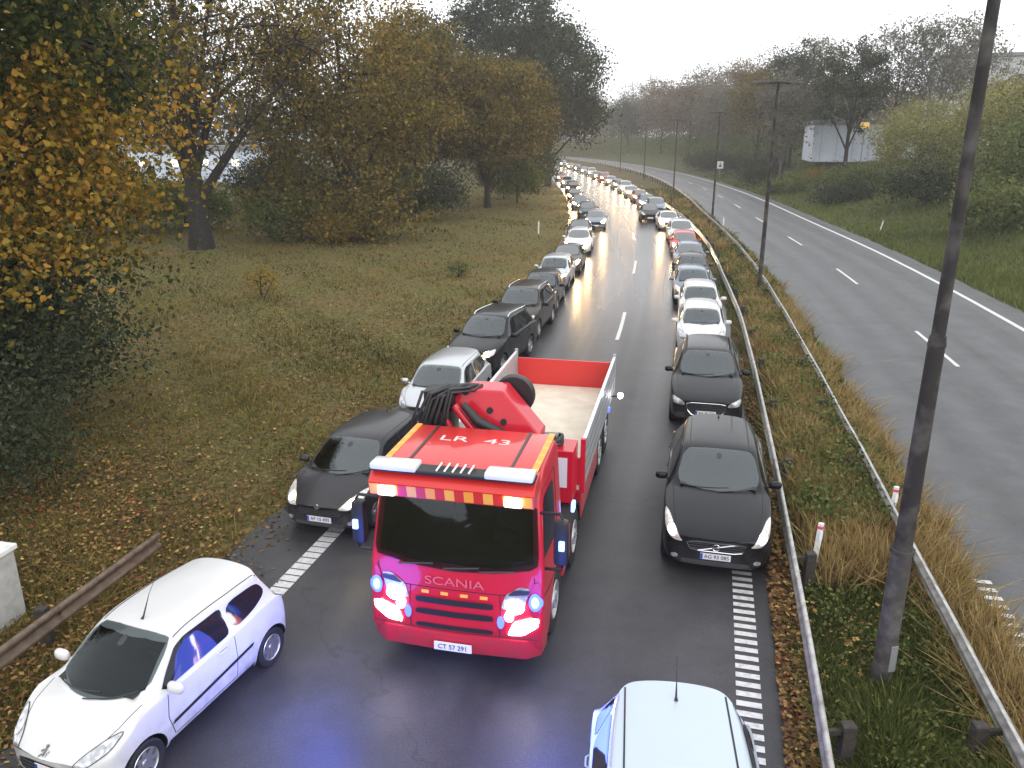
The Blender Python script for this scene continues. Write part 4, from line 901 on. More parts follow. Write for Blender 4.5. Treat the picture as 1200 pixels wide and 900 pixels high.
    # crane: base, slewing column, folded boom, ram, hoses, hook
    cb = MB().box(-1.05, .25, 2.15, 3.15, .95, 1.55).build('crane_base', M['grime'], T, bevel=.04)
    MB().lathe([(0, 1.5), (.34, 1.5), (.34, 1.9), (.24, 2.0), (.24, 2.9), (0, 2.92)], (-.25, 2.65, 0), 'z', 24).build('slewing_column', M['tred'], T, 40)
    boom = MB(); A = Vector((-.62, 2.62, 3.42)); B = Vector((.72, 2.36, 2.62))
    poly = [(-.66, 3.28), (-.50, 3.42), (.14, 3.43), (.78, 2.78), (.76, 2.60), (.45, 2.58), (-.30, 3.02), (-.62, 3.07)]
    boom.prism(poly, lambda a, b, t: (a, 2.18 + .50 * t + .25 * (b - 2.6), b)); bo_ = boom.build('boom', M['tred'], T, None, bevel=.03)
    for (a, b) in ((-.46, 3.38), (-.05, 3.12), (.18, 2.96)):
        yb = 2.18 + .25 * (b - 2.6); MB().lathe([(0, yb - .03), (.05, yb - .03), (.055, yb + .05)], (a, 0, b), 'y', 14).build('boom_pin', M['grime'], bo_)
    MB().tube([(-.44, 2.12, 3.26), (-.20, 2.08, 3.02), (.42, 2.06, 2.72)], [.055, .085, .085], 12).build('hydraulic_ram', M['hose'], T, 40)
    MB().tube([(-.60, 2.2, 3.2), (-.30, 2.14, 2.86), (.0, 2.12, 2.5)], .07, 10).build('boom_arm', M['tred'], T, 40)
    MB().tube([(-.78, 2.2, 3.05), (-.62, 2.12, 2.7), (-.66, 2.12, 2.4)], .06, 10).build('boom_arm', M['tred'], T, 40)
    mb = MB(); mb.lathe([(.05, 2.9), (.33, 2.9), (.34, 2.94), (.34, 3.06), (.33, 3.10), (.05, 3.10)], (.20, 0, 3.18), 'y', 28); mb.build('hose_reel', M['hose'], T, 40)
    mb = MB().box(-1.20, -.66, 2.15, 2.7, 2.35, 3.10).box(-1.14, -.62, 2.25, 2.65, 3.101, 3.40); mb.build('hose_backing_mass', M['hose'], T, 40, bevel=.06)  # added black mass behind the hoses, so they read as one dark lump
    mb = MB(); rnd = random.Random(3)
    for k in range(9):
        x0 = -1.15 + .06 * k; mb.tube([(x0, 2.08 + rnd.uniform(-.05, .05), 2.4 + rnd.uniform(0, .2)), (x0 - .08 + rnd.uniform(-.05, .05), 2.02, 2.95), (x0 + rnd.uniform(0, .1), 2.1, 3.36 + rnd.uniform(-.06, .14)), (x0 + .35, 2.35, 3.44 + rnd.uniform(-.04, .06)), (-.5 + rnd.uniform(0, .3), 2.6, 3.44)], .026, 6)
    mb.build('hydraulic_hoses', M['hose'], T, 50)
    # rear right marker arm
    ra = MB().tube([(1.25, 9.1, 1.25), (1.46, 9.12, 1.28)], .02, 6).build('marker_arm', M['plastic'], T); MB().lathe([(0, 9.06), (.06, 9.07), (.07, 9.15)], (1.48, 0, 1.28), 'y', 14).build('marker_lamp', M['bright'], ra)
    MB().box(1.252, 1.30, 8.4, 8.52, 1.08, 1.2).build('blue_strobe', M['blue'], T, bevel=.015)
M['truckpane'] = pane('truck_windscreen', (.25, .28, .40), 1.6)
M['tglass'] = mat('truck_glass', (.006, .007, .016), .05, 0, spec=.3)
build_truck()

# ------------------------------------------------------------------ rails, posts, lamp posts, signs, buildings
M.update(
    railm=mat('guard_rail_steel', (.48, .48, .46), .45, .5, noise=(6, (.22, .21, .19), .4, .75)), rusty=mat('weathered_rail_steel', (.17, .125, .09), .6, .2, noise=(7, (.08, .055, .04), .35, .7)),
    woodpost=mat('dark_post', (.025, .021, .017), .85, noise=(12, (.055, .046, .037), .4, .7)), mast=mat('weathered_mast', (.055, .05, .048), .75, .1, noise=(5, (.14, .13, .125), .45, .75)), mastdark=mat('dark_mast', (.018, .0155, .014), .8, noise=(2.2, (.11, .10, .092), .48, .72)),
    masttop=mat('galvanised_mast', (.3, .31, .32), .5, .4), post=mat('white_marker_post', (.7, .7, .68), .5, noise=(8, (.5, .5, .46), .5, .8)), pink=mat('red_marker_band', (.7, .06, .12), .4),
    conc=mat('pale_concrete', (.42, .42, .41), .85, noise=(5, (.28, .28, .26), .4, .75), bump=(30, .3)), hall=mat('pale_hall_wall', (.56, .62, .72), .55, noise=(.6, (.48, .54, .64), .4, .7)), hallgrey=mat('grey_hall_wall', (.42, .43, .43), .6),
    litwin=mat('lit_window', (.8, .7, .5), .4, emit=(1, .85, .6), es=1.6), dark=mat('dark_window', (.03, .035, .04), .15), roofm=mat('grey_roof', (.2, .2, .2), .7), yellowsign=mat('lit_yellow_sign', (.8, .5, .1), .4, emit=(1, .6, .15), es=.35), orangesign=mat('orange_fascia', (.7, .25, .06), .5))
def guard_rail(f, off, y0, y1, step, side, m, label, zt=.75, postm=None, group=None):
    y0 = float(y0); root = empty('guard_rail', (float(f(y0)) + off, y0, 0), 0, label, 'guard rail', group); ox, oy = root.location.x, root.location.y
    prof = [(.0, -.155), (.04, -.13), (.04, -.07), (-.035, -.03), (-.035, .03), (.04, .07), (.04, .13), (.0, .155), (-.03, .15)]
    ys = np.arange(y0, y1 + .01, 1.0); v = []; n = len(prof); rn = random.Random(5)
    for y in ys:
        x = float(f(y)) + off; h = zt - .155 + .012 * math.sin(y * .9) + max(0., gz(x, y)) * .3
        for (a, b) in prof: v.append((x + a * -side - ox, y - oy, h + b))
    fs = [(i * n + j, i * n + j + 1, (i + 1) * n + j + 1, (i + 1) * n + j) for i in range(len(ys) - 1) for j in range(n - 1)]
    mb = MB().add(v, fs); o = mb.build('beam', m, root, 70); sm = o.modifiers.new('t', 'SOLIDIFY'); sm.thickness = .006
    y = y0 + .6; k = 0; pm = None
    while y < y1 and k < 62:
        x = float(f(y)) + off; q = MB().box(-.075, .075, -.06, .06, -.3, .70); q.box(-side * -.02 - .0 if side > 0 else -.25, .25 if side > 0 else .02, -.035, .035, .52, .64)
        if pm is None: pm = MB().box(-.08, .08, -.07, .07, -.3, .68).mesh('post', postm or M['woodpost'], None, .012); bm_ = MB().box(-.14, .14, -.03, .03, .54, .61).mesh('bracket', M['woodpost'], None, .008)
        p = link('post', pm, root, (x + side * .30 - ox, y - oy, 0)); link('bracket', bm_, p, (-side * .13, 0, 0)); y += step; k += 1
    return root
guard_rail(RX, 0, 3.0, 235, 4.0, 1, M['railm'], 'grey steel guard rail along the median, right beside the queue of cars')
ORX = lambda y: DX(y) - 5.15
guard_rail(ORX, 0, 3.0, 235, 4.0, -1, M['railm'], 'grey steel guard rail along the median, bordering the empty carriageway')
guard_rail(spline([(2, -8.3), (8.94, -6.83), (12.7, -6.02), (14, -5.74)]), 0, 4.2, 12.6, 2.6, -1, M['rusty'], 'weathered brown guard rail ending in the leaf litter beside the white city car')
t = empty('concrete_block', (-8.35, 10.65, 0), -R_(12), 'pale upright concrete block with a lighter cap, standing behind the brown rail', 'concrete block')
MB().box(-.62, .62, -.28, .28, -.2, 1.20).build('block', M['conc'], t, None, .03); MB().box(-.66, .66, -.32, .32, 1.201, 1.29).build('cap', M['post'], t, None, .02)

def lamp_post(x, y, h, r0, r1, label, arm=True, near=False):
    t = empty('lamp_post', (x, y, gz(x, y)), R_(8), label, 'lamp post', 'lamp posts standing in the median')
    if near:
        MB().tube([(0, 0, -.3), (0, 0, 2.1)], [.135, .13], 20).build('base_section', M['mast'], t, 40); MB().tube([(0, 0, 2.1), (0, 0, 2.16)], .15, 20).build('collar', M['mastdark'], t, 40)
        MB().tube([(0, 0, 2.16), (.0, 0, 4.9), (0, 0, 5.0), (0, 0, 8.3), (0, 0, 8.9)], [.115, .098, .08, .066, .064], 16).build('mast', M['mastdark'], t, 40)
        MB().tube([(0, 0, 4.88), (0, 0, 5.0)], [.108, .092], 16).build('collar', M['mastdark'], t, 40); MB().tube([(0, 0, 8.2), (0, 0, h)], .048, 12).build('top_tube', M['masttop'], t, 40)
        MB().box(-.02, .08, -.142, -.128, .35, .75).build('door', M['masttop'], t, None, .005)
    else:
        MB().tube([(0, 0, -.3), (0, 0, h * .55), (0, 0, h)], [r0, (r0 + r1) / 2, r1], 10).build('mast', M['mastdark'], t, 40)
    if arm:
        a = MB().tube([(-.95, 0, h - .02), (0, 0, h + .03), (.95, 0, h - .02)], .045, 8).build('cross_arm', M['mastdark'], t, 40)
        for s in (-1, 1):
            hd = MB(); hd.prism([(0, 0), (.25, .05), (.75, .02), (.8, -.05), (.1, -.08)], lambda p, q, u: (s * (.45 + p), (u - .5) * .22, h + .02 + q)); hd.build('lamp_head', M['mast'], a, None, .02)
lamp_post(5.09, 9.12, 9.6, .15, .08, 'tall weathered lamp post with collars, nearest one, its top cut off by the picture edge', True, True)
for x, y, lb in ((11.62, 36.6, 'slim dark lamp post with a crossbar, standing beside the black crossovers and white hatchbacks'), (19.3, 77, 'dark lamp post standing level with the white saloon in the queue'),
                 (22.4, 112, 'thin dark lamp post level with the small square road sign'), (23.9, 147, 'thin faint lamp post at the far bend, before the last one'), (24.2, 182, 'faintest lamp post, farthest down the median')):
    lamp_post(x, y, 9.5, .11, .06, lb)
def marker(x, y, label, tilt=0., h=1.0):
    t = empty('marker_post', (x, y, gz(x, y)), R_(10), label, 'marker post', 'white marker posts along the roads'); t.rotation_euler = (0, tilt, R_(10))
    MB().prism([(-.06, 0), (-.03, .04), (.03, .04), (.06, 0), (.0, -.05)], lambda a, b, u: (a, b, -.2 + (h - .0 + .2) * u)).build('post', M['post'], t, None, .008)
    MB().prism([(-.063, 0), (-.032, .043), (.032, .043), (.063, 0), (.0, -.053)], lambda a, b, u: (a, b, h - .10 + .05 * u)).build('band', M['pink'], t)
    MB().box(-.03, .03, -.05, -.043, h - .30, h - .14).build('reflector', M['beacon'], t)
marker(5.2, 12.0, 'white marker post with red band beside the crossover, in the median grass', R_(3), 1.05)
marker(7.2, 13.5, 'white marker post with red band partly behind the nearest lamp post', R_(2), 1.05)
marker(13.9, 62.5, 'white marker post by the rail bend, level with the silver people carrier'); marker(17.5, 66, 'white marker post in the median near the second lamp post')
marker(float(RX(63)) - 12.2, 63.0, 'white marker post alone in the verge grass left of the queue'); marker(float(DX(64)) + 8.0, 64, 'white marker post at the foot of the right bank', R_(12)); marker(float(DX(100)) + 12, 100, 'white marker post on the bank below the pale hall')
def road_sign(x, y):
    t = empty('road_sign', (x, y, gz(x, y)), R_(-12), 'small square white road sign with a dark symbol at the edge of the bank', 'road sign')
    MB().tube([(0, 0, -.2), (0, 0, 3.1)], .04, 8).build('post', M['masttop'], t, 40); p = MB().box(-.55, .55, -.07, -.042, 1.9, 3.2).build('panel', M['plate'], t, None, .01)
    MB().prism([(-.25, 2.2), (.25, 2.2), (.25, 2.5), (.08, 2.5), (.08, 2.95), (-.08, 2.95), (-.08, 2.5), (-.25, 2.5)], lambda a, b, u: (a, -.075 + .004 * u, b)).build('symbol', M['ink'], p)
road_sign(float(DX(150)) + 7.6, 150)
def building(x, y, w, d, h, rz, label, m, z=None, extra=None):
    z = gz(x, y) if z is None else z; t = empty('industrial_hall', (x, y, z - .3), rz, label, 'building')
    MB().box(-w / 2, w / 2, -d / 2, d / 2, 0, h).build('wall', m, t); MB().box(-w / 2 - .3, w / 2 + .3, -d / 2 - .3, d / 2 + .3, h + .003, h + .55).build('roof', M['roofm'], t, None, .03)
    for k in range(int(w / 2.2)): 
        xx = -w / 2 + 1.1 + 2.2 * k
        fr = MB().box(xx - .03, xx + .03, -d / 2 - .035, -d / 2 - .002, .1, h - .05).build('panel_joint', M['masttop'], t)
    for k in range(3 if h > 10 else 0):
        xx = -w * .3 + w * .3 * k; wn = MB().box(xx - .8, xx + .8, -d / 2 - .03, -d / 2 - .0015, h * .62, h * .8).build('window', M['dark'], t)
    return t
building(52.8, 126, 14, 14, 5.3, -R_(14), 'pale blue-white industrial hall behind the trees on the right bank', M['hall'])
building(100, 135, 58, 16, 13.5, -R_(20), 'long grey flat-roofed hall rising above the bushes at the right edge', M['hallgrey'])
t = building(-44, 116, 17, 10, 4.4, R_(8), 'pale blue low building with lit windows glimpsed through the left trees', M['hall'], z=1.6)
for k in range(4): MB().box(-7 + 4 * k, -6.1 + 4 * k, -5.045, -5.02, 2.3, 3.1).build('window', M['litwin'], t)
t = empty('lit_sign', (50.2, 117.5, gz(50.2, 117.5)), -R_(14), 'glowing yellow sign on a pole among the trees before the pale hall', 'sign')
MB().tube([(0, 0, -.3), (0, 0, 5.0)], .09, 8).build('pole', M['masttop'], t, 40); MB().box(-.55, .55, -.15, .15, 5.0, 5.7).build('panel', M['yellowsign'], t, None, .08)

# ------------------------------------------------------------------ vegetation
def quads_mesh(name, V, tint, m):
    n = len(V) // 4; me = bpy.data.meshes.new(name); me.vertices.add(4 * n); me.vertices.foreach_set('co', V.astype(np.float32).ravel())
    me.loops.add(4 * n); me.loops.foreach_set('vertex_index', np.arange(4 * n, dtype=np.int32)); me.polygons.add(n); me.polygons.foreach_set('loop_start', np.arange(0, 4 * n, 4, dtype=np.int32))
    me.update(calc_edges=True); me.materials.append(m); a = me.attributes.new('tint', 'FLOAT', 'FACE'); a.data.foreach_set('value', tint.astype(np.float32)); return me
def leaf_quads(C, size, r, droop=.25):
    n = len(C); a = r.normal(size=(n, 3)); a[:, 2] -= droop; a /= np.linalg.norm(a, axis=1)[:, None]; b = np.cross(a, r.normal(size=(n, 3))); b /= np.linalg.norm(b, axis=1)[:, None] + 1e-9
    s = size * r.uniform(.6, 1.3, (n, 1)); w = .62
    V = np.empty((n, 4, 3)); V[:, 0] = C - a * s * .5; V[:, 1] = C + b * s * .5 * w; V[:, 2] = C + a * s * .5; V[:, 3] = C - b * s * .5 * w
    return V.reshape(-1, 3)
def folded_leaves(C, size, r, droop=.3):
    n = len(C); a = r.normal(size=(n, 3)); a[:, 2] -= droop; a /= np.linalg.norm(a, axis=1)[:, None]; b = np.cross(a, r.normal(size=(n, 3))); b /= np.linalg.norm(b, axis=1)[:, None] + 1e-9; c = np.cross(a, b)
    s = size * r.uniform(.55, 1.35, (n, 1)); V = np.empty((n, 8, 3)); w = r.uniform(.32, .5, (n, 1)); f = r.uniform(.02, .2, (n, 1))
    A, B = C - a * s * .5, C + a * s * .55
    for k, sg in ((0, 1), (4, -1)):
        L1 = C - a * s * .22 + b * sg * s * w + c * s * f; L2 = C + a * s * .14 + b * sg * s * w * .8 + c * s * f
        V[:, k], V[:, k + 1], V[:, k + 2], V[:, k + 3] = A, L1, L2, B
    return V.reshape(-1, 3)
LEAF = dict(
    maple=tinted('maple_leaves', [(0, (.022, .032, .012)), (.35, (.05, .062, .016)), (.6, (.15, .12, .02)), (.8, (.31, .205, .03)), (1, (.36, .19, .035))], .3),
    olive=tinted('olive_autumn_leaves', [(0, (.036, .036, .012)), (.4, (.10, .084, .022)), (.75, (.20, .145, .034)), (1, (.33, .20, .05))], .25),
    brown=tinted('brown_autumn_leaves', [(0, (.03, .024, .012)), (.5, (.09, .062, .025)), (1, (.21, .12, .04))], .25),
    dark=tinted('dark_green_leaves', [(0, (.016, .024, .013)), (.6, (.042, .054, .028)), (1, (.085, .09, .04))], .15),
    green=tinted('green_shrub_leaves', [(0, (.035, .052, .017)), (.5, (.10, .125, .038)), (1, (.2, .2, .065))], .25),
    grey=tinted('sparse_grey_leaves', [(0, (.08, .08, .06)), (.6, (.17, .16, .115)), (1, (.25, .225, .15))], .2),  # grey and russet kept paler: far haze put into the leaf colour
    russet=tinted('russet_leaves', [(0, (.07, .058, .038)), (.6, (.17, .125, .08)), (1, (.25, .18, .11))], .2),
    willow=tinted('willow_leaves', [(0, (.10, .11, .04)), (.5, (.22, .22, .08)), (1, (.34, .30, .11))], .3),
    red=tinted('red_shrub_leaves', [(0, (.05, .035, .015)), (.5, (.10, .035, .022)), (1, (.2, .05, .04))], .3),
    yellow=tinted('yellow_shrub_leaves', [(0, (.12, .085, .02)), (.6, (.28, .19, .03)), (1, (.36, .25, .05))], .3))
BARK = mat('dark_bark', (.012, .0095, .008), .9, noise=(7, (.032, .027, .022), .45, .75), bump=(18, .6))
BARKG = mat('grey_bark', (.07, .066, .06), .9, noise=(6, (.16, .155, .145), .45, .7), bump=(18, .5))
def bez(a, b, c, n): return [a.lerp(b, t).lerp(b.lerp(c, t), t) for t in [i / n for i in range(n + 1)]]
def tree(name, label, x, y, h, cr, z0, tr, nleaf, lsize, leaf, seed, bark=None, limbs=12, cx=0., cy=0., spread=.75, lobes=None, grad=.0, flat=1., group=None, tw=5, tmin=.0, tmax=1., sig=.11, cat='tree', wood=True, fine=False):
    r = np.random.default_rng(seed); rn = random.Random(seed); z = gz(x, y) - .1
    root = empty(name, (x, y, z), 0, label, cat, group); bark = bark or BARK
    zc = (z0 + h) / 2; rz = (h - z0) / 2; mb = MB(); lim = MB(); tips = []
    top = Vector((cx * .7, cy * .7, h * .86)); mid = Vector((rn.uniform(-.3, .3), rn.uniform(-.3, .3), h * .4)); tk = bez(Vector((0, 0, -.3)), mid, top, 9)
    rs = [tr * (1.25 if i == 0 else 1) * (1 - .86 * (i / 9) ** .8) + .01 for i in range(10)]
    if wood: mb.tube(tk, rs, 10)
    for k in range(limbs):
        t = .16 + .8 * (k + rn.random() * .6) / limbs; t = max(t, min(.9, z0 * .75 / h)) if z0 > 1 else t
        i = min(8, int(t * 9)); p0 = tk[i].lerp(tk[i + 1], t * 9 - i); ang = k * 2.4 + rn.uniform(-.5, .5)
        el = rn.uniform(-.35, .75) if t < .7 else rn.uniform(.1, 1.2); f = rn.uniform(.6, 1.0)
        e = Vector((cx + cr * f * math.cos(ang) * math.cos(el), cy + cr * flat * f * math.sin(ang) * math.cos(el), zc + rz * f * math.sin(el) * .95))
        m1 = p0.lerp(e, .5) + Vector((0, 0, rn.uniform(-.02, .16) * cr)); q = bez(p0, m1, e, 6); r0 = rs[i] * .5
        if wood: lim.tube(q, [r0 * (1 - .85 * j / 6) + .008 for j in range(7)], 6)
        tips += q[3:]
        for _ in range(tw):
            j = rn.randint(2, 6); d = Vector((rn.gauss(0, 1), rn.gauss(0, 1) * flat, rn.gauss(.25, .8))).normalized() * cr * rn.uniform(.2, .48)
            b = q[j] + d; b2 = bez(q[j], q[j] + d * .5 + Vector((0, 0, .08 * cr)), b, 4)
            if wood: lim.tube(b2, [r0 * .34 * (1 - .8 * u / 4) + .006 for u in range(5)], 4)
            tips += b2[2:]
            if fine:
                for _2 in range(5):
                    d2 = Vector((rn.gauss(0, 1), rn.gauss(0, 1), rn.gauss(.5, .7))).normalized() * cr * rn.uniform(.12, .26); u0 = b2[rn.randint(1, 4)]
                    lim.tube([u0, u0 + d2 * .5 + Vector((0, 0, .02 * cr)), u0 + d2], [r0 * .14 + .006, r0 * .1 + .006, .006], 3)
    if wood: to = mb.build('trunk', bark, root, 60); lim.build('limbs', bark, to, 60)
    tp = np.array([tuple(p) for p in tips])
    # outer shell clumps to close the outline unevenly
    ns = int(len(tp) * spread); th = r.uniform(0, 2 * np.pi, ns); el = np.arcsin(r.uniform(-.75, 1, ns)); ff = r.uniform(.62, 1.0, ns)
    sh = np.stack([cx + cr * ff * np.cos(th) * np.cos(el), cy + cr * flat * ff * np.sin(th) * np.cos(el), zc + rz * ff * np.sin(el)], -1); tp = np.concatenate([tp, sh])
    if lobes: tp = np.concatenate([tp] + [np.array(c) + r.normal(size=(k, 3)) * np.array(s) for c, s, k in lobes])
    w = r.uniform(.25, 1.6, len(tp)); ci = r.choice(len(tp), nleaf, p=w / w.sum()); cs = r.uniform(.5, 1.5, len(tp)); ct = r.uniform(-.28, .28, len(tp))
    C = tp[ci] + r.normal(size=(nleaf, 3)) * (sig * cr * cs[ci])[:, None] * np.array([1, flat, .75])
    C[:, 2] = np.maximum(C[:, 2], .12)
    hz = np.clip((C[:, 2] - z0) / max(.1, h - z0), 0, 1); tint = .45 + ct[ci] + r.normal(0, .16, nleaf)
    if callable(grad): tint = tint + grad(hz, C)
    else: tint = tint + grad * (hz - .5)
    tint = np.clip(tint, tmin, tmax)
    me = quads_mesh('crown', folded_leaves(C, lsize, r), np.repeat(tint, 2), LEAF[leaf]) if leaf == 'maple' else quads_mesh('crown', leaf_quads(C, lsize, r), tint, LEAF[leaf]); link('crown', me, root)
    return root
def bush(label, x, y, h, w, n, ls, leaf, seed, d=None, grad=.1, cat='shrub', group=None, wood=True, name='shrub'):
    return tree(name, label, x, y, h, w, h * .12, .05 * max(1, h / 2), n, ls, leaf, seed, limbs=7, spread=1.6, flat=(d or w) / w, grad=grad, tw=4, sig=.17, cat=cat, group=group, wood=wood)
GL = 'trees on the left verge'; GR = 'trees on the right bank'
# left: the near maple leaning in from outside the picture, its dark undergrowth, then the row of trees
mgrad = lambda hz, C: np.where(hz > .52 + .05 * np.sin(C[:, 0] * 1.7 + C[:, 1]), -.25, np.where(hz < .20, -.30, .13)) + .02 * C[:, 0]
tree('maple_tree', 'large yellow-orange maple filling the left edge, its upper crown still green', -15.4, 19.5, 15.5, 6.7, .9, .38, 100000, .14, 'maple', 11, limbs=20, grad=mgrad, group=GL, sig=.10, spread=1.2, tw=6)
bush('dark green thicket at the foot of the yellow maple', -13.2, 18.8, 4.6, 3.4, 26000, .13, 'dark', 12, d=3.4)
bush('dark brambles between the yellow maple and the pale concrete block', -11.6, 14.6, 3.0, 2.7, 18000, .10, 'dark', 13, d=2.6)
tree('oak_tree', 'broad autumn oak with a thick dark trunk and forking limbs beside the yellow maple', -20.4, 52, 21, 9.0, 5.0, .74, 21000, .25, 'olive', 21, limbs=24, tw=7, spread=.25, grad=lambda hz, C: .12 + .25 * (hz - .5), group=GL, sig=.08, fine=True)
tree('broadleaf_tree', 'olive-brown tree with its crown down to the ground, right of the thick dark trunk', -12.6, 61, 18.5, 7.2, 1.5, .4, 40000, .28, 'olive', 22, limbs=18, spread=1.0, grad=lambda hz, C: .08 + .2 * (hz - .5), group=GL, sig=.10, lobes=[((0, -4.5, 1.8), (2.8, 1.2, 1.0), 90), ((-3.2, -3, 2.6), (2, 1.5, 1.2), 60), ((3.2, -3.5, 2.4), (1.6, 1.4, 1.2), 60)])
tree('broadleaf_tree', 'olive tree rising behind the thick-trunked oak, near the left edge', -34, 66, 17, 8.0, 3.0, .5, 18000, .34, 'olive', 23, spread=1., group=GL)
tree('broadleaf_tree', 'brownish tree between the low-crowned olive tree and the round-crowned tree', -9.5, 80, 18.5, 6.6, 2.0, .4, 24000, .34, 'olive', 24, spread=1., grad=.1, group=GL)
tree('oak_tree', 'round-crowned brown-green oak on a short dark trunk in the middle of the left row', -2.6, 86, 15.3, 7.6, 3.2, .42, 42000, .32, 'olive', 25, limbs=18, spread=1.25, grad=.2, group=GL, sig=.09)
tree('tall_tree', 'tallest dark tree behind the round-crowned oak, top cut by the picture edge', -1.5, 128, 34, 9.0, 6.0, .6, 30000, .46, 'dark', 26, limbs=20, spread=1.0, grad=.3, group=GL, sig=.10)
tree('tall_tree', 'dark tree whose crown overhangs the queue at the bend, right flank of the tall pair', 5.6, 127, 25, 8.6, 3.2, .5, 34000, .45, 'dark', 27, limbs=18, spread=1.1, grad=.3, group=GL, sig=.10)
tree('tall_tree', 'dark tree standing behind the brownish tree, left of the tallest one', -14, 122, 24, 9, 2.5, .5, 18000, .5, 'dark', 28, group=GL)
for i, (x, y, h, w, ls, lf, lb) in enumerate([(-16.5, 57, 3.4, 2.8, .2, 'green', 'green shrub below the low-crowned olive tree'), (-12.4, 55.5, 2.0, 1.6, .18, 'yellow', 'small yellow shrub glowing at the foot of the low-crowned olive tree'),
    (-7.4, 73, 4.6, 3.2, .26, 'dark', 'dark rounded bush under the brownish tree'), (-10.5, 72, 3.4, 2.6, .25, 'dark', 'dark bush left of the rounded bush under the brownish tree'), (.6, 92, 5.2, 3.0, .3, 'green', 'green bush right of the round-crowned oak trunk, beside the queue'), (3.6, 112, 7.0, 3.2, .32, 'dark', 'dark bush at the verge corner below the overhanging tree'),
    (-25.5, 62, 3.4, 4.0, .22, 'green', 'wide green shrub behind the thick oak trunk, left side'), (-17, 68, 3.6, 4.0, .24, 'dark', 'dark wide shrub behind the thick oak trunk, right side'), (-2.9, 42.5, .9, .75, .09, 'green', 'low green bramble alone in the verge grass'), (-11.5, 36, 1.7, .8, .10, 'yellow', 'thin yellow-green sapling alone in the upper verge grass'), (-30, 56, 5.2, 4.6, .22, 'green', 'green shrub nearest the maple crown on the far verge'),
    (-1.0, 100, 5.0, 3.4, .32, 'dark', 'dark bush hidden deep behind the round-crowned oak'), (-36, 50, 5.0, 4.5, .22, 'olive', 'olive shrub behind the yellow maple'), (-22, 76, 5.0, 5, .28, 'dark', 'tall dark shrub far behind the thick oak trunk'), (-14, 88, 6, 5, .3, 'dark', 'large dark bush at the back of the left row')]):
    bush(lb, x, y, h, w, int(3800 * (w / 2.4) ** 1.6 * (.22 / ls) ** 1.2) + 900 if w > 1.2 or lf == 'dark' else 800, ls, lf, 40 + i, d=w * .8)
# right bank: bare and russet trees, one by one, from the far bend to the near edge
RT = [  # y, off from dashes, h, r, leaf, n, label
    (330, 16, 22, 7, 'grey', 6000, 'faint grey tree at the farthest end of the bend'), (312, 24, 24, 8, 'russet', 6000, 'faint russet tree at the far bend beside the faintest grey one'), (292, 17, 20, 7, 'dark', 6500, 'dark spruce-like tree at the far bend'),
    (274, 22, 23, 8, 'grey', 6500, 'grey tree above the far bend, right of the dark spruce'), (254, 18, 22, 7.5, 'russet', 7500, 'russet tree above the far bend, third lamp post in front'), (238, 25, 24, 7.5, 'grey', 7000, 'tall grey tree standing behind the russet ones'),
    (220, 17, 21, 7.5, 'russet', 8500, 'russet-crowned tree left of the olive tree'), (205, 24, 23, 8, 'russet', 8500, 'broad russet tree behind the small road sign'), (190, 17, 19, 7, 'grey', 8000, 'grey tree on the bank near the small road sign'),
    (176, 22, 21.5, 7.5, 'russet', 9000, 'pale russet tree between the grey tree and the greenish one'), (162, 17, 18, 6.5, 'olive', 11000, 'greenish tree on the bank behind the second lamp post'), (151, 24, 21, 6.5, 'grey', 8000, 'thin grey birch left of the off-white shed'),
    (140, 17.5, 20.5, 5.6, 'dark', 11000, 'dark upright tree left of the pale hall')]
for i, (y, o, h, cr, lf, n, lb) in enumerate(RT):
    tree('bank_tree', lb, float(DX(y)) + o, y, h, cr, 2.5, .28, n, .5 if y > 200 else .42, lf, 60 + i, limbs=14, spread=.9, group=GR, bark=BARKG if lf == 'grey' else BARK, sig=.11, grad=.2)
tree('pine_tree', 'dark flat-topped pine in front of the pale hall', 45.8, 112, 17.5, 5.4, 5.4, .34, 12000, .34, 'dark', 80, grad=lambda hz, C: .22 + 0 * hz, limbs=14, spread=.35, group=GR, sig=.08)
tree('birch_tree', 'bare-twigged grey birch right of the pine, over the pale hall', 52.5, 114, 18.5, 6.6, 6.0, .26, 4800, .34, 'grey', 81, limbs=20, tw=8, spread=.3, group=GR, bark=BARKG, fine=True, sig=.09)
tree('birch_tree', 'tallest bare grey birch right of the pale hall', 58, 113, 20, 7.2, 5.0, .28, 5200, .34, 'grey', 82, limbs=20, tw=8, spread=.3, group=GR, bark=BARKG, fine=True, sig=.09)
tree('birch_tree', 'bare-twigged birch standing right beside the nearest lamp post top', 56.5, 103, 15.5, 5.6, 4.5, .2, 3200, .32, 'grey', 83, limbs=18, tw=8, spread=.3, group=GR, bark=BARKG, fine=True, sig=.09)
tree('poplar_tree', 'slim bare tree left of the pine, before the off-white shed', 39.5, 120, 16.5, 4.2, 4.0, .2, 6500, .34, 'grey', 84, limbs=16, spread=.5, group=GR, bark=BARKG, fine=True, sig=.10)
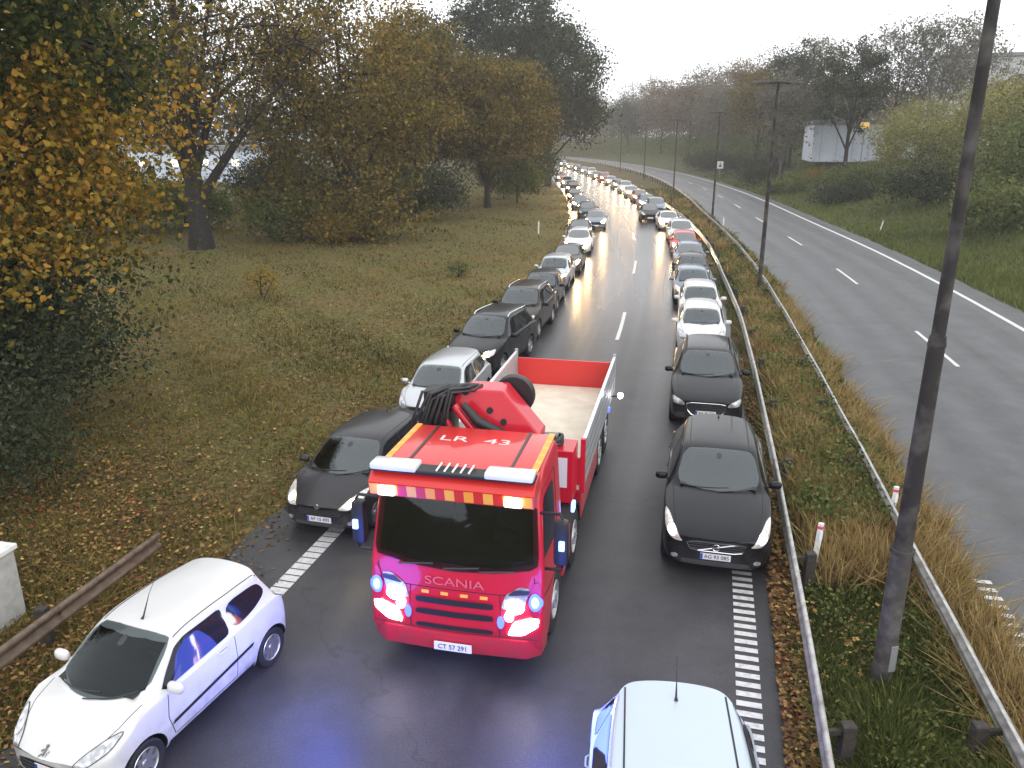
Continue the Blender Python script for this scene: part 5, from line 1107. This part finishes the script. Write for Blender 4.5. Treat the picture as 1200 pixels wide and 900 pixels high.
BS = [(43, 86, 6.8, 5.0, 'willow', 'large yellow-green willow bush left of the nearest lamp post'), (46.5, 77, 8.0, 5.6, 'willow', 'tall yellow-green bush right behind the nearest lamp post'), (34, 55, 3.0, 3.6, 'green', 'dark green thicket low on the right bank, beside the white edge line'),
      (39.5, 61, 5.6, 4.4, 'green', 'green thicket at the right edge, half way up the bank'), (37.5, 73, 3.2, 4.0, 'dark', 'dark low scrub on the bank below the willow bushes'), (40.5, 96, 2.4, 3.8, 'green', 'low green scrub on the bank below the pale hall'), (36.5, 88, 1.8, 3.4, 'dark', 'low dark scrub on the slope left of the willow bush'),
      (52, 84, 9.0, 5.5, 'olive', 'tall olive bush highest at the right edge'), (48, 96, 8.0, 4.6, 'willow', 'pale green bush behind the willow, in front of the bare birches'), (49.5, 107, 3.0, 1.9, 'yellow', 'bright yellow bush at the corner of the pale hall'), (41.8, 112, 2.4, 1.6, 'yellow', 'small yellow bush left of the pine trunk'),
      (38, 124, 3.0, 3.6, 'dark', 'dark scrub at the foot of the slim bare tree'), (37, 108, 1.8, 3.2, 'green', 'low scrub along the verge left of the pine'), (44, 140, 3.0, 4.0, 'dark', 'dark scrub below the dark upright tree'), (42, 160, 3.4, 4.5, 'dark', 'dark scrub behind the small road sign'), (43, 180, 3.5, 5, 'dark', 'dark scrub far along the right bank'), (44, 66, 7.0, 4.8, 'green', 'green bush rising highest over the thicket at the right edge'), (56, 95, 9.5, 5, 'willow', 'pale green tree-like bush below the long grey hall')]
for i, (x, y, h, w, lf, lb) in enumerate(BS):
    bush(lb, x, y, h, w, int(5200 * (w / 4) ** 1.5), .26 if lf != 'yellow' else .2, lf, 100 + i, d=w * .75, grad=.25)
# far wood closing the horizon
def far_wood(name, label, pts, n, leaf, seed, ls=.9):
    r = np.random.default_rng(seed); p = np.array(pts, float); k = r.integers(0, len(p) - 1, n); t = r.random(n)[:, None]; c = p[k, :2] * (1 - t) + p[k + 1, :2] * t; hh = (p[k, 2] * (1 - t[:, 0]) + p[k + 1, 2] * t[:, 0])
    hh = hh * (.72 + .2 * np.sin(c[:, 0] * .31 + c[:, 1] * .17) + .13 * np.sin(c[:, 0] * .9 - c[:, 1] * .5)); zz = hh * np.sqrt(r.random(n)); c = c + r.normal(size=(n, 2)) * 4
    C = np.column_stack([c, zz + hgt(c[:, 0], c[:, 1])]); o = link(name, quads_mesh(name, leaf_quads(C, ls, r), np.clip(r.normal(.5, .2, n), 0, 1), LEAF[leaf])); return tag(o, label, 'woodland', kind='stuff')
far_wood('distant_woodland', 'grey far-off wood closing the view beyond the bend', [(-60, 330, 18), (0, 372, 24), (40, 362, 24), (72, 318, 22), (84, 260, 20), (84, 230, 19), (110, 200, 18), (130, 150, 16)], 110000, 'russet', 5)
far_wood('bank_undergrowth', 'tangled scrub along the foot of the bank trees', [(12, 352, 5), (30, 330, 6), (44, 290, 5), (52, 240, 5), (54, 200, 5), (56, 165, 4.5), (62, 145, 5)], 50000, 'green', 7, .45)
far_wood('distant_thicket', 'dark far-off thicket closing the view behind the left trees', [(-130, 60, 13), (-95, 110, 15), (-58, 138, 17), (-25, 150, 17), (-8, 180, 18), (-6, 240, 18)], 60000, 'dark', 6, .7)

# ------------------------------------------------------------------ grass, weeds and fallen leaves
GRASS = dict(verge=tinted('verge_grass_blades', [(0, (.03, .032, .011)), (.3, (.09, .085, .024)), (.6, (.19, .15, .04)), (1, (.33, .24, .085))], .3),
             lush=tinted('median_grass_blades', [(0, (.035, .052, .014)), (.5, (.10, .12, .032)), (1, (.21, .20, .07))], .3),
             dry=tinted('dry_reed_blades', [(0, (.13, .08, .03)), (.5, (.32, .225, .09)), (1, (.5, .38, .19))], .3),
             bank=tinted('bank_grass_blades', [(0, (.045, .065, .02)), (.5, (.135, .155, .045)), (1, (.25, .235, .085))], .3))
LITTER = tinted('fallen_leaves', [(0, (.025, .016, .01)), (.35, (.09, .05, .022)), (.6, (.19, .105, .04)), (.8, (.32, .19, .065)), (.95, (.46, .32, .12)), (1, (.22, .04, .03))], 0, .7)
def blades(name, label, X, Y, h, w, m, r, lean=.45, tint=None, cat='grass'):
    n = len(X); Z = hgt(X, Y); h = h * r.uniform(.45, 1.2, n); th = r.uniform(0, 2 * np.pi, n); ln = np.abs(r.normal(0, lean, n)) * h
    a = r.uniform(0, 2 * np.pi, n); dx, dy = np.cos(a) * w / 2, np.sin(a) * w / 2; tx, ty = np.cos(th) * ln, np.sin(th) * ln
    V = np.empty((n, 4, 3)); V[:, 0] = np.stack([X - dx, Y - dy, Z - .02], -1); V[:, 1] = np.stack([X + dx, Y + dy, Z - .02], -1)
    V[:, 2] = np.stack([X + tx + dx * .5, Y + ty + dy * .5, Z + h * .8], -1); V[:, 3] = np.stack([X + tx * 1.25 - dx * .4, Y + ty * 1.25 - dy * .4, Z + h], -1)
    t = (r.normal(.5, .2, n) if tint is None else tint); o = link(name, quads_mesh(name, V.reshape(-1, 3), np.clip(t, 0, 1), m)); return tag(o, label, cat, kind='stuff')
def patchy(x, y, s=1.): return .5 + .5 * np.clip(wob(x * s, y * s) / 1.6, -1, 1)
r = np.random.default_rng(31)
def ypick(n, a, b, r): u = r.random(n); return 1 / (1 / a - u * (1 / a - 1 / b))     # denser towards the camera
n = 330000; Y = ypick(n, 6.5, 110, r); X = RX(Y) - 10.05 - r.random(n) ** .9 * np.minimum(34, 6 + Y * .55); k = r.random(n) < .12 + .88 * patchy(X, Y, 1.3) ** 1.5; X, Y = X[k], Y[k]
blades('verge_grass', 'short straw and olive grass over the left verge', X, Y, .09 + .15 * patchy(X, Y, 2.3) ** 2, .013 + .0011 * Y, GRASS['verge'], r, 1.1, .44 + .34 * (patchy(X, Y, .45) - .5) + .30 * (patchy(X, Y, .17) - .5) + .34 * (patchy(X + 7, Y, 2.1) - .5) + r.normal(0, .17, len(X)))
n = 170000; Y = ypick(n, 5, 120, r); f = r.random(n); X = RX(Y) - .12 + f * (DX(Y) - 4.0 - RX(Y)); k = (np.abs(X - RX(Y) - .0) > .1)
X, Y = X[k], Y[k]; near = ss(16, 11, Y); blades('median_grass', 'green grass growing between the two guard rails', X, Y, .12 + .26 * patchy(X, Y, 1.7) ** 1.5, .010 + .0011 * Y, GRASS['lush'], r, .7, .44 + .55 * (patchy(X, Y, 1.1) - .5) + r.normal(0, .22, len(X)))
def clumps(nc, per, fx, y0, y1, sd, r):
    cy = ypick(nc, y0, y1, r); cx_ = fx(cy, r.random(nc)); k = r.integers(0, nc, nc * per); return cx_[k] + r.normal(0, sd, nc * per), cy[k] + r.normal(0, sd, nc * per)
X, Y = clumps(330, 140, lambda y, u: RX(y) + .5 + u * np.maximum(.3, DX(y) - 4.5 - RX(y) - .9), 11.5, 110, .16, r)
k = (X > RX(Y) + .12) & (X < DX(Y) - 3.7); X, Y = X[k], Y[k]; blades('dry_reeds', 'tall straw-coloured dry grass in the median', X, Y, .62, .012 + .001 * Y, GRASS['dry'], r, .5)
X, Y = clumps(130, 90, lambda y, u: DX(y) - 4.9 + u * .75, 6.5, 45, .14, r); blades('roadside_reeds', 'pale dry stalks leaning out towards the empty carriageway', X, Y, .5, .02, GRASS['dry'], r, .8)
X, Y = clumps(300, 70, lambda y, u: RX(y) + .4 + u * np.maximum(.3, DX(y) - 4.6 - RX(y) - .8), 13, 110, .20, r); k = (X > RX(Y) + .12) & (X < DX(Y) - 3.9); X, Y = X[k], Y[k]; Z = hgt(X, Y) + r.random(len(X)) ** .8 * .75
tag(link('weeds', quads_mesh('weeds', leaf_quads(np.column_stack([X, Y, Z]), .10 + 0 * Z[:, None], r), np.clip(r.normal(.5, .22, len(X)), 0, 1), LEAF['green'])), 'green leafy weeds tangled in the median grass', 'weeds', kind='stuff')
X, Y = clumps(70, 110, lambda y, u: RX(y) + .3 + u * np.maximum(.3, DX(y) - 4.6 - RX(y) - .7), 5.6, 14, .16, r); Z = hgt(X, Y) + r.random(len(X)) ** 1.3 * .34
tag(link('ground_weeds', quads_mesh('ground_weeds', leaf_quads(np.column_stack([X, Y, Z]), .075 + 0 * Z[:, None], r), np.clip(r.normal(.6, .25, len(X)), 0, 1), LEAF['green'])), 'low leafy weeds in the near median around the lamp post foot', 'weeds', kind='stuff')
n = 120000; Y = ypick(n, 22, 160, r); X = DX(Y) + 5.7 + r.random(n) * 30; blades('bank_grass', 'green grass on the right bank', X, Y, .26 + .2 * patchy(X, Y), .02 + .0011 * Y, GRASS['bank'], r, .6, .45 + .3 * (patchy(X, Y, .4) - .5) + r.normal(0, .15, n))
n = 60000; Y = ypick(n, 5.5, 60, r); d = np.abs(r.normal(0, 1, n)) * (3.2 + .12 * Y); X = RX(Y) - 9.95 - d; k = r.random(n) < .08 + .92 * patchy(X, Y, .9) ** 2; X, Y = X[k], Y[k]
X2 = RX(ypick(9000, 5, 24, r) * 0 + 1) * 0; y2 = ypick(11000, 5, 26, r); x2 = RX(y2) - .36 + np.abs(r.normal(0, .28, len(y2))); X, Y = np.concatenate([X, x2]), np.concatenate([Y, y2])
y5 = ypick(26000, 14, 60, r); x5 = RX(y5) - 12.5 - r.random(26000) * np.minimum(24, 4 + y5 * .5); k = r.random(26000) < .1 + .9 * patchy(x5 + 3, y5, .5) ** 1.5; X, Y = np.concatenate([X, x5[k]]), np.concatenate([Y, y5[k]])
y4 = ypick(3500, 5, 11, r); x4 = RX(y4) + .1 + r.random(3500) ** 2 * 1.5; X, Y = np.concatenate([X, x4]), np.concatenate([Y, y4])
y3 = ypick(500, 6, 40, r); x3 = RX(y3) - 10.05 + np.abs(r.normal(0, .5, 500)); Xr, Yr = x3, y3
C = np.column_stack([X, Y, hgt(X, Y) + .02 + r.random(len(X)) ** 2 * .16]); C = np.concatenate([C, np.column_stack([Xr, Yr, .032 + 0 * Xr])])
def flat_leaves(C, size, r):
    n = len(C); a = r.normal(size=(n, 3)); a[:, 2] *= .3; a /= np.linalg.norm(a, axis=1)[:, None]; up = np.column_stack([r.normal(0, .25, n), r.normal(0, .25, n), np.ones(n)]); b = np.cross(up, a); b /= np.linalg.norm(b, axis=1)[:, None]
    s = size * r.uniform(.6, 1.35, (n, 1)); V = np.empty((n, 4, 3)); V[:, 0] = C - a * s * .5; V[:, 1] = C + b * s * .38; V[:, 2] = C + a * s * .5; V[:, 3] = C - b * s * .38; return V.reshape(-1, 3)
tag(link('fallen_leaves', quads_mesh('fallen_leaves', flat_leaves(C, .082, r), np.clip(r.normal(.5, .24, len(C)), 0, 1), LITTER)), 'brown and yellow leaves scattered over the verge, rail foot and road edge', 'fallen leaves', kind='stuff')

# ------------------------------------------------------------------ damp autumn air
hm = bpy.data.materials.new('haze'); hm.use_nodes = True; hn = hm.node_tree; hn.nodes.remove(hn.nodes['Principled BSDF'])
pv = hn.nodes.new('ShaderNodeVolumePrincipled'); pv.inputs['Color'].default_value = (.95, .97, 1, 1); pv.inputs['Density'].default_value = .0006; pv.inputs['Anisotropy'].default_value = .2
hn.links.new(pv.outputs[0], hn.nodes['Material Output'].inputs['Volume'])
tag(MB().box(-2600, 2600, -700, 3100, -4, 48).build('haze', hm), 'thin damp haze over the whole scene', 'haze', kind='stuff')
